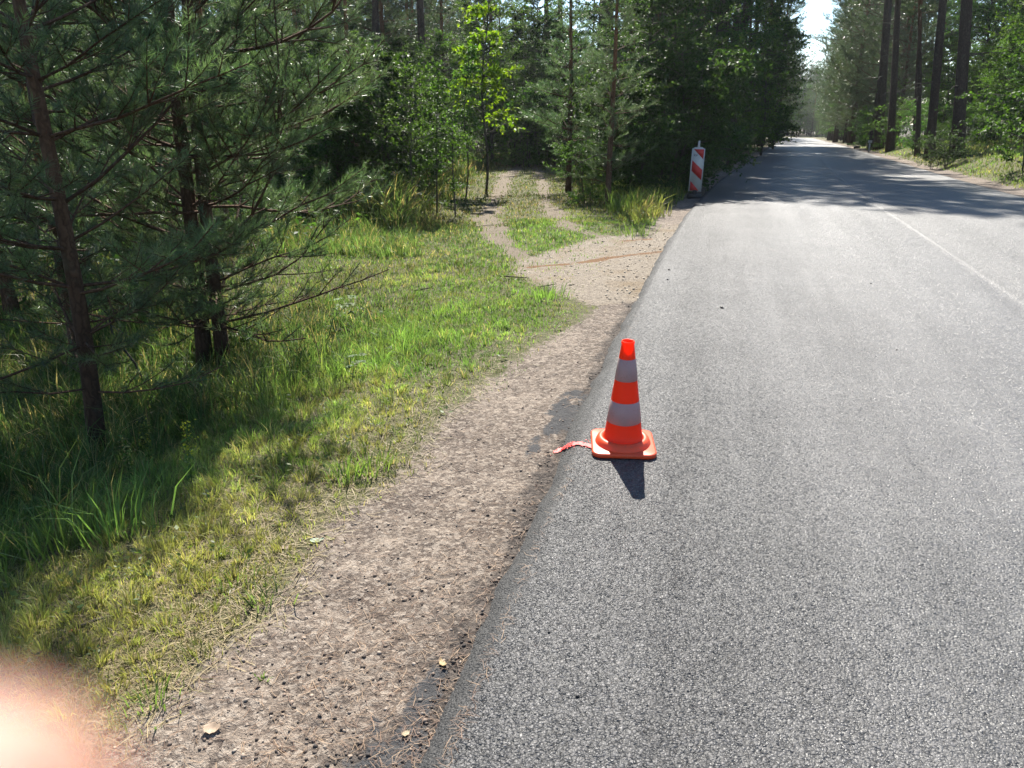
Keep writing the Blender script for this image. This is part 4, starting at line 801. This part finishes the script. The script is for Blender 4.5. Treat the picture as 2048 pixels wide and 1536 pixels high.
V, T = lathe([(.126, .0195), (.123, .028), (.117, .041), (.108, .049), (.098, .050), (.092, .0475), (.087, .044)], 48); obj('collar', mesh_arrays('collar', V, T, M_BASE, smooth=True), cone)

# ------------------------------------------------------------------ paint, lumps and leaves on the ground
pp = [at(*q) for q in [(1108,908),(1122,901),(1140,892),(1158,889),(1175,893),(1190,896)]]
pp = np.array([[q[0], q[1]] for q in pp]); tt_ = np.linspace(0, len(pp)-1, 60); pl = np.stack([np.interp(tt_, range(len(pp)), pp[:, i]) for i in (0, 1)], 1)
nrm = np.stack([-np.gradient(pl[:, 1]), np.gradient(pl[:, 0])], 1); nrm /= np.linalg.norm(nrm, axis=1, keepdims=True); wv = .018*(.75+.5*rg.random((60, 1)))*np.concatenate([np.linspace(.4, 1, 12), np.ones(48)])[:, None]
g = np.stack([pl+nrm*wv*f*(1+.25*rg.normal(size=(60, 1))) for f in (-1, -.5, 0, .5, 1)], 1).reshape(-1, 2); gz = surf(g[:, 0], g[:, 1])+.006
T = [];
for q in range(59):
    for j in range(4):
        a_ = q*5+j
        if rg.random() > .10: T += [(a_, a_+5, a_+6)]
        if rg.random() > .10: T += [(a_, a_+6, a_+1)]
V = np.column_stack([g, gz]); acc = Acc(); acc.add(V, T)
for _ in range(90):
    q = pl[rg.integers(0, 60)]+rg.normal(0, .022, 2); r_ = rg.uniform(.001, .0035); z0 = surf1(*q)+.006; th = np.arange(5)*1.2566
    acc.add([(q[0]+r_*math.cos(t), q[1]+r_*math.sin(t), z0) for t in th], [(0, 1, 2), (0, 2, 3), (0, 3, 4)])
M_RED = simple('red_paint', (.80, .035, .03), .55, .4, .15, 60)
tag(obj('paint_mark', acc.mesh('paint_mark', M_RED)), 'red spray paint line from the cone across the asphalt edge', 'paint mark')

M_TAR = simple('tar_black', (.016, .015, .016), .6, .5, .4, 80, .5)
def lump_mesh(seed, sz):
    r_ = np.random.default_rng(seed); g_ = (1+5**.5)/2
    B = np.array([(-1,g_,0),(1,g_,0),(-1,-g_,0),(1,-g_,0),(0,-1,g_),(0,1,g_),(0,-1,-g_),(0,1,-g_),(g_,0,-1),(g_,0,1),(-g_,0,-1),(-g_,0,1)], float)/1.9
    F = [(0,11,5),(0,5,1),(0,1,7),(0,7,10),(0,10,11),(1,5,9),(5,11,4),(11,10,2),(10,7,6),(7,1,8),(3,9,4),(3,4,2),(3,2,6),(3,6,8),(3,8,9),(4,9,5),(2,4,11),(6,2,10),(8,6,7),(9,8,1)]
    return mesh_arrays('lump', B*r_.uniform(.6, 1.4, (12, 1))*sz*np.array([1, .8, .6]), F, M_TAR)
for px, py, sz, lb in [(1443,617,.017,'largest black tar lump lying out on the asphalt'), (1338,541,.011,'black tar lump near the road edge by the gravel, the upper of two'), (1335,560,.010,'black tar lump near the road edge by the gravel, the lower of two'),
        (1742,568,.008,'small dark lump on the asphalt below the centre seam'), (1793,701,.007,'tiny dark chip alone on the right of the asphalt'), (1155,1394,.006,'tiny black chip on the near asphalt, the lowest one'), (1098,1265,.005,'tiny black chip on the near asphalt above the lowest one'), (1292,870,.010,'dark crumb beside the right corner of the cone base')]:
    p = at(px, py); o = obj('tar_lump', lump_mesh(px, sz)); o.location = (p[0], p[1], surf1(p[0], p[1])+sz*.45); o.rotation_euler = (0, 0, px % 6); tag(o, lb, 'tar lump', 'tar lumps on the asphalt')

def leaf_mesh(L, W, curl, seed, fold=.25):
    r_ = np.random.default_rng(seed); nu, nv = 9, 5; u = np.linspace(0, 1, nu)[:, None]; v = np.linspace(-1, 1, nv)[None]
    w = W*.5*np.sin(np.pi*u**.8)**.75*(1+.10*np.sin(u*23)); X = (u-.5)*L+0*v; Y = v*w; Zz = curl*L*((u-.5)**2*1.6)+np.abs(v)*w*fold+.004*r_.random((nu, nv))
    V = np.stack([X, Y, Zz], -1).reshape(-1, 3); i_ = np.arange(nu-1)[:, None]*nv; j_ = np.arange(nv-1)[None]
    T = np.concatenate([np.stack([i_+j_, i_+nv+j_, i_+nv+j_+1], -1).reshape(-1, 3), np.stack([i_+j_, i_+nv+j_+1, i_+j_+1], -1).reshape(-1, 3)]); return V, T
def ground_leaf(px, py, L, W, col, label, seed, curl=.5, rz=0.0, tilt=.15):
    V, T = leaf_mesh(L, W, curl, seed); root_m = mesh_arrays('dry_leaf', V, T, M_STRAW, np.broadcast_to(col, (len(V), 3)), smooth=True); o = obj('fallen_leaf', root_m); p = at(px, py)
    o.location = (p[0], p[1], surf1(p[0], p[1])+.001); o.rotation_euler = (tilt*.6, .05, rz); tag(o, label, 'leaf', 'fallen leaves on the verge')
ground_leaf(425, 1462, .050, .034, (.40, .31, .21), 'pale curled dry leaf on the dirt at the bottom left', 1, .6, .3)
ground_leaf(374, 1122, .030, .018, (.40, .37, .32), 'small whitish dry leaf in the yellow grass', 2, .4, .9)
ground_leaf(570, 1098, .042, .022, (.34, .26, .19), 'pinkish beige dry leaf at the border of grass and dirt', 3, .3, .2)
ground_leaf(150, 1264, .032, .018, (.42, .13, .05), 'small rusty red leaf in the grass on the left', 4, .3, .5)
ground_leaf(634, 1084, .055, .030, (.22, .26, .18), 'pale grey green wilted leaf, larger one beside the brown stem', 5, .3, .45)
ground_leaf(662, 1080, .045, .014, (.28, .27, .12), 'narrow yellowish wilted leaf right of the brown stem', 6, .7, 5.9)
ground_leaf(622, 1076, .036, .010, (.36, .33, .04), 'narrow bright yellow leaf left of the brown stem', 7, .2, .1)
ground_leaf(462, 1186, .036, .020, (.28, .25, .21), 'pale dead leaf among the clover in the lower verge', 8, .3, 1.2)
ground_leaf(885, 1330, .040, .020, (.28, .19, .10), 'tan dry leaf by the asphalt edge at the bottom', 9, .5, 2.0)
ground_leaf(812, 1470, .028, .016, (.32, .25, .17), 'tiny cream leaf scrap by the asphalt corner at the bottom', 10, .5, 1.0)

def seedling(px, py, Ht, n, leaf, col, label, seed, name='seedling', cat='seedling', lobed=True):
    rg_ = np.random.default_rng(seed); p = at(px, py); root = empty(name, (p[0], p[1], float(H(p[0], p[1]))-.01)); tag(root, label, cat)
    t = np.linspace(0, 1, 5); V, T = tube(np.stack([.03*t*t, .02*t, t*Ht], 1), .0022*(1.2-t), 5); obj('stem', mesh_arrays('stem', V, T, M_GRASS, np.broadcast_to((.10, .09, .03), (len(V), 3))), root)
    for q in range(n):
        a_ = q*2.4+rg_.uniform(-.3, .3); z0 = Ht*(1-.5*(q/max(1, n))); sz = leaf*rg_.uniform(.7, 1.1); acc = Acc(); d = np.array([math.cos(a_), math.sin(a_), .25])
        for k_, an in enumerate((0, .75, -.75, 1.5, -1.5) if lobed else (0,)):
            c_, s__ = math.cos(a_+an), math.sin(a_+an); V, T = leaf_mesh(sz*(1 if k_ == 0 else .8-.12*k_/2), sz*.42*(1 if lobed else 1.2), -.35, seed+q); V[:, 0] += sz*.5
            V = np.stack([V[:, 0]*c_-V[:, 1]*s__, V[:, 0]*s__+V[:, 1]*c_, V[:, 2]+k_*.0006], 1); acc.add(V+[.03+d[0]*sz*.7, .02+d[1]*sz*.7, z0], T, np.array(col)*rg_.uniform(.8, 1.2))
        obj('leaf', acc.mesh('leaf', M_LEAF, True), root)
seedling(682, 662, .30, 6, .085, (.07, .125, .02), 'lime green maple seedling in the sunny grass', 41)
seedling(474, 712, .26, 6, .08, (.07, .125, .02), 'maple seedling at the foot of the close pair of pines', 42)
seedling(705, 770, .20, 5, .06, (.07, .13, .03), 'small pale seedling in the grass below the maple seedling', 43)
seedling(262, 795, .22, 5, .06, (.09, .15, .02), 'little seedling at the foot of the leaning young pine', 44)
def flower_stalk(px, py, Ht, label, seed, fcol):
    rg_ = np.random.default_rng(seed); p = at(px, py); root = empty('wild_flower', (p[0], p[1], float(H(p[0], p[1]))-.01)); tag(root, label, 'wild flower', 'wild flower stalks in the shade')
    t = np.linspace(0, 1, 8); P = np.stack([.06*t*t*Ht, .03*np.sin(t*4)*Ht, t*Ht], 1); V, T = tube(P, .0022*(1.1-.6*t), 5); obj('stem', mesh_arrays('stem', V, T, M_GRASS, np.broadcast_to((.07, .10, .03), (len(V), 3))), root)
    k = 46; f = rg_.uniform(.25, 1, k); B = np.stack([np.interp(f, t, P[:, i]) for i in range(3)], 1); V, T, K = leaves(B, unit(rg_.normal(size=(k, 3))*[1, 1, .4]), .035, rg_, [(.06, .11, .03), (.08, .13, .03)], asp=.35); tag(obj('leaf', mesh_arrays('leaf', V, T, M_LEAF, K), root), kind='stuff')
    k = 60; f = rg_.uniform(.55, 1, k); B = np.stack([np.interp(f, t, P[:, i]) for i in range(3)], 1)+rg_.normal(0, .018, (k, 3)); V, T, K = leaves(B, unit(rg_.normal(size=(k, 3))), .011, rg_, [fcol], asp=.9); tag(obj('flower', mesh_arrays('flower', V, T, M_LEAF, K), root), kind='stuff')
flower_stalk(385, 985, .36, 'yellow flowering stalk at the shadow edge below the leaning pine', 51, (.38, .36, .04))
flower_stalk(262, 985, .33, 'pale flower stalk in deep shade right of the leaning trunk', 52, (.36, .34, .16))
flower_stalk(300, 940, .30, 'thin yellowish flower stalk in the shade behind the yellow one', 53, (.30, .30, .06))
def tuft(px, py, n, Ht, label, seed, col=FRESH, spread=.05, name='grass_tuft'):
    rg_ = np.random.default_rng(seed); p = at(px, py); k = n; q = p[:2]+rg_.normal(0, spread, (k, 2)); z = H(q[:, 0], q[:, 1])-.004; dr = np.arctan2(q[:, 1]-p[1], q[:, 0]-p[0])+rg_.normal(0, .5, k)
    h = Ht*rg_.uniform(.4, 1.2, k); V, T, K = blades(np.column_stack([q, z]), h, .0045*rg_.uniform(.7, 1.5, k)*(1+Ht), dr, np.clip(rg_.uniform(.1, .9, k), 0, .95), col*rg_.uniform(.7, 1.4, (k, 1)))
    tag(obj(name, mesh_arrays(name, V, T, M_GRASS, K)), label, 'grass tuft', 'grass tufts on the verge')
tuft(150, 1090, 70, .30, 'tall bright grass tuft at the left, leftmost of the two in the shade edge', 61, FRESH, .10)
tuft(235, 1075, 60, .28, 'tall bright grass tuft at the left, right of the leftmost one', 62, FRESH*1.1, .07)
tuft(740, 938, 60, .12, 'bright green tuft at the dirt border beside the weeds', 63, FRESH*1.1, .05)
tuft(690, 960, 60, .13, 'spiky green tuft left of the tuft at the dirt border', 64, FRESH*1.1, .045)
tuft(528, 1208, 40, .09, 'flattened pale green tuft lying on the dirt', 65, np.array([.12, .17, .06]), .03)
tuft(470, 1170, 40, .06, 'small clover green tuft above the flattened tuft', 66, FRESH, .04)
tuft(225, 1385, 26, .08, 'small yellow green tuft near the bottom left corner', 67, YEL, .02)
tuft(300, 1415, 60, .06, 'low green tuft right of the small yellow one', 68, FRESH, .05)
tuft(520, 1358, 12, .03, 'tiny lone sprout on the bare dirt', 69, FRESH, .008)
tuft(1245, 425, 150, .5, 'tall reedy tuft in front of the dark thicket by the track', 70, FRESH*.9, .13)
tuft(1270, 470, 90, .22, 'bright sunlit tuft at the gravel border', 71, FRESH*1.2, .12)
tuft(1090, 595, 160, .14, 'fresh green tuft where the grass meets the gravel', 72, FRESH*1.1, .09)
def stick(p0, p1, r_, label, col=(.10, .085, .07), seed=0, name='twig'):
    rg_ = np.random.default_rng(seed); t = np.linspace(0, 1, 7)[:, None]; P = np.array(p0)*(1-t)+np.array(p1)*t+rg_.normal(0, .02, (7, 3))*np.linalg.norm(np.array(p1)-p0)*[1, 1, .3]; V, T = tube(P, r_*(1.1-.6*t[:, 0]), 5)
    tag(obj(name, mesh_arrays(name, V, T, M_BARK, np.broadcast_to(col, (len(V), 3)))), label, 'twig', 'dead twigs')
def lying(px0, py0, px1, py1, r_, label, seed, col=(.11, .09, .07)):
    a_, b_ = at(px0, py0), at(px1, py1); stick(a_+[0, 0, .015], b_+[0, 0, .02], r_, label, col, seed)
lying(828, 586, 862, 580, .008, 'short dark twig lying in the sunlit grass', 1); lying(1008, 556, 1058, 560, .007, 'broken twig at the border of grass and gravel', 2); lying(1078, 578, 1112, 572, .006, 'thin twig at the edge of the gravel', 3)
lying(160, 1262, 222, 1240, .006, 'grey bark strip lying in the lower left grass', 4); lying(955, 455, 1020, 449, .006, 'pale stick lying across the left wheel rut', 5, (.24, .19, .14))
q0 = at(300, 790); stick(q0, q0+np.array([-.33, .05, .75]), .011, 'thin dead stem leaning left between the close pines', (.06, .05, .045), 6)

# ------------------------------------------------------------------ striped guide board, rubber block, post
def box(hx, hy, hz, c=(0, 0, 0)):
    V = np.array([(x*hx+c[0], y*hy+c[1], z*hz+c[2]) for x in (-1, 1) for y in (-1, 1) for z in (-1, 1)], float)
    return V, [(0,1,3),(0,3,2),(4,6,7),(4,7,5),(0,4,5),(0,5,1),(2,3,7),(2,7,6),(0,2,6),(0,6,4),(1,5,7),(1,7,3)]
def prism(poly, y0, y1):
    n = len(poly); V = [(x, y0, z) for x, z in poly]+[(x, y1, z) for x, z in poly]; T = []
    for i_ in range(1, n-1): T += [(0, i_, i_+1), (n, n+i_+1, n+i_)]
    for i_ in range(n): j_ = (i_+1) % n; T += [(i_, j_+n, j_), (i_, i_+n, j_+n)]
    return np.array(V, float), T
M_WHITE = simple('white_board', (.50, .50, .48), .45, .4, .12, 9); M_SRED = simple('red_sheet', (.52, .035, .03), .45, .4, .10, 9); M_GREY = simple('grey_plastic', (.52, .53, .54), .5, .4, .08, 20); M_RUBBER = simple('black_rubber', (.045, .044, .044), .85, .3, .4, 30, .4); M_INK = simple('dark_ink', (.03, .03, .035), .6, .3, .1)
bp_ = at(1388, 396); Dz = bp_[1]*math.cos(PITCH)+(CAM_H-bp_[2])*math.sin(PITCH); k_ = Dz/FPX
bw, bh, z0 = 24*k_, 80*k_*1.03, 13*k_
sb = empty('guide_board', (bp_[0], bp_[1], bp_[2])); sb.rotation_euler = (0, R(1.2), R(-9)); tag(sb, 'white guide board with red diagonal stripes at the left road edge', 'road sign')
hw, th_ = bw/2, .035
V, T = prism([(-hw, z0), (hw, z0), (hw, z0+bh*.985), (hw*.55, z0+bh*1.02), (-hw*.55, z0+bh*1.02), (-hw, z0+bh*.985)], -th_/2, th_/2); obj('panel', mesh_arrays('panel', V, T, M_WHITE), sb)
iw, zt, zb = hw*.86, z0+bh*.975, z0+bh*.015
def uv(u, v): return ((u*2-1)*iw, zt+(zb-zt)*v)
for poly, nm in (([(.06, 0), (1, 0), (1, .235)], 'upper'), ([(0, .265), (1, .49), (1, .74), (0, .52)], 'mid'), ([(0, .765), (.86, 1), (0, 1)], 'low')):
    V, T = prism([uv(*q) for q in poly], -th_/2-.003, -th_/2+.002); obj('red_stripe', mesh_arrays('red_stripe', V, T, M_SRED), sb)
for (x0, x1) in ((-hw-.004, -hw*.90), (hw*.90, hw+.004)):
    V, T = prism([(x0, z0-.004), (x1, z0-.004), (x1, z0+bh*.985), (x0, z0+bh*.985)], -th_/2-.006, th_/2+.004); obj('edge_rail', mesh_arrays('edge_rail', V, T, M_GREY), sb)
V, T = prism([(-hw*.22, z0+bh*1.022), (hw*.22, z0+bh*1.022), (hw*.14, z0+bh*1.07), (hw*.13, z0+bh*1.17), (-hw*.13, z0+bh*1.17), (-hw*.14, z0+bh*1.07)], -th_*.35, th_*.35); obj('top_lug', mesh_arrays('top_lug', V, T, M_GREY), sb)
acc = Acc()
def stroke(a_, b_, w_):
    a_, b_ = np.array(uv(*a_)), np.array(uv(*b_)); d = (b_-a_)/np.linalg.norm(b_-a_); n_ = np.array([-d[1], d[0]])*w_/2; V, T = prism([tuple(a_-n_), tuple(b_-n_), tuple(b_+n_), tuple(a_+n_)], -th_/2-.002, -th_/2+.001); acc.add(V, T)
for a_, b_ in [((.10, .125), (.19, .165)), ((.23, .16), (.22, .135)), ((.22, .135), (.27, .12)), ((.27, .17), (.33, .17)), ((.33, .17), (.37, .125)), ((.37, .125), (.43, .155)), ((.35, .145), (.42, .14)), ((.12, .12), (.17, .12))]: stroke(a_, b_, .006)
obj('marking', acc.mesh('marking', M_INK), sb)
V, T = box(hw*1.10, .15, z0*.36, (0, 0, z0*.28)); obj('foot', mesh_arrays('foot', V, T, M_RUBBER), sb)
V, T = box(hw*.3, .05, z0*.30, (0, -.02, z0*.9)); obj('socket', mesh_arrays('socket', V, T, M_RUBBER), sb)
p = at(1713, 297); kk_ = p[1]/FPX; V, T = rounded_slab(.5, .06, [(.04, 0), (0, .04), (0, .9), (.05, 1.0)], 4); V = V*np.array([9.5*kk_, 6*kk_, 5*kk_]); bl = obj('rubber_block', mesh_arrays('rubber_block', V, T, M_RUBBER)); bl.location = (p[0], p[1], surf1(p[0], p[1])-.01); tag(bl, 'dark rubber foot block lying at the right road edge', 'rubber block')
p = road_pt(np.array([56.]), np.array([UL0+RW+.5]))[0]; post = empty('marker_post', on_ground(p, 0)); tag(post, 'short grey marker post in the leaves where the road narrows', 'marker post')
V, T = tube([(0, 0, -.05), (0, 0, .55)], .05, 10); obj('post', mesh_arrays('post', V, T, M_GREY), post); V, T = box(.11, .05, .08, (0, 0, .62)); obj('post_head', mesh_arrays('post_head', V, T, M_GREY), post)

# ------------------------------------------------------------------ the photographer's fingertip at the lens
m, nt = new_mat('skin'); co = nd(nt, 'ShaderNodeTexCoord').outputs['Object']; c = mixc(nt, noise(nt, co, 400, 3), (.46, .27, .21), (.52, .32, .26))
b = nd(nt, 'ShaderNodeBsdfPrincipled', {'Base Color': c, 'Roughness': .5, 'Subsurface Weight': .6, 'Subsurface Radius': (.012, .005, .003), 'Subsurface Scale': 1.0})
t = nd(nt, 'ShaderNodeBsdfTranslucent', {'Color': (.56, .36, .28, 1)}); out(nt, nd(nt, 'ShaderNodeMixShader', {0: .33, 1: b.outputs[0], 2: t.outputs[0]}).outputs[0]); M_SKIN = m

def finger():
    """a fingertip just in front of the lens: tapered, slightly bent, with a nail"""
    fw = cam.matrix_world if False else Matrix.Translation(cam.location) @ cam.rotation_euler.to_matrix().to_4x4()
    d = .017; tipc = np.array([(-14-CX)/FPX*d, -(1668-CY)/FPX*d, -d]); back = unit(np.array([-.80, -.55, .10])); r0 = .0042
    u = np.array([0, .0008, .002, .0038, .006, .010, .016, .024, .034, .046, .060]); rr = r0*np.array([.02, .55, .80, .95, 1.0, 1.06, 1.12, 1.18, 1.22, 1.34, 1.36])
    P = tipc-back*r0*.6+np.outer(u, back)+np.outer(u**2*3.0, [0, -1., 0]); V, T = tube(P, rr, 24)
    V = np.array([tuple(fw @ Vector(v)) for v in V]); me = mesh_arrays('finger', V, T, M_SKIN, smooth=True); o = obj('fingertip', me)
    nl, nt_ = leaf_mesh(.010, .008, -.25, 3, -.25); ax = unit(np.cross(back, [0, 0, 1.])); nz = unit(np.cross(ax, back)); c0 = tipc+back*.003-nz*r0*.98
    nv = np.array([tuple(fw @ Vector(c0+back*a+ax*b-nz*(c-.006))) for a, b, c in nl]); obj('nail', mesh_arrays('nail', nv, nt_, M_SKIN, smooth=True), o)
    tag(o, 'blurred pink fingertip covering the bottom left corner of the view', 'finger')
finger()

# ------------------------------------------------------------------ sunlit forest air
HAZE = 0.0003
if HAZE:
    zs = np.concatenate([np.array([v.co.z for v in bpy.data.objects['ground'].data.vertices])]); z0 = float(zs.min())-1.0; z1 = 34.0
    m, nt = new_mat('haze_air'); o_ = nt.nodes.new('ShaderNodeOutputMaterial')
    pv = nd(nt, 'ShaderNodeVolumePrincipled', {'Color': (.93, .97, 1.0, 1), 'Density': HAZE, 'Anisotropy': .55}); nt.links.new(pv.outputs[0], o_.inputs['Volume'])
    V, T = box(712, 712, (z1-z0)/2, (0, 0, (z0+z1)/2)); tag(obj('haze', mesh_arrays('haze', V, T, m)), 'thin bright haze between the trees', kind='stuff')
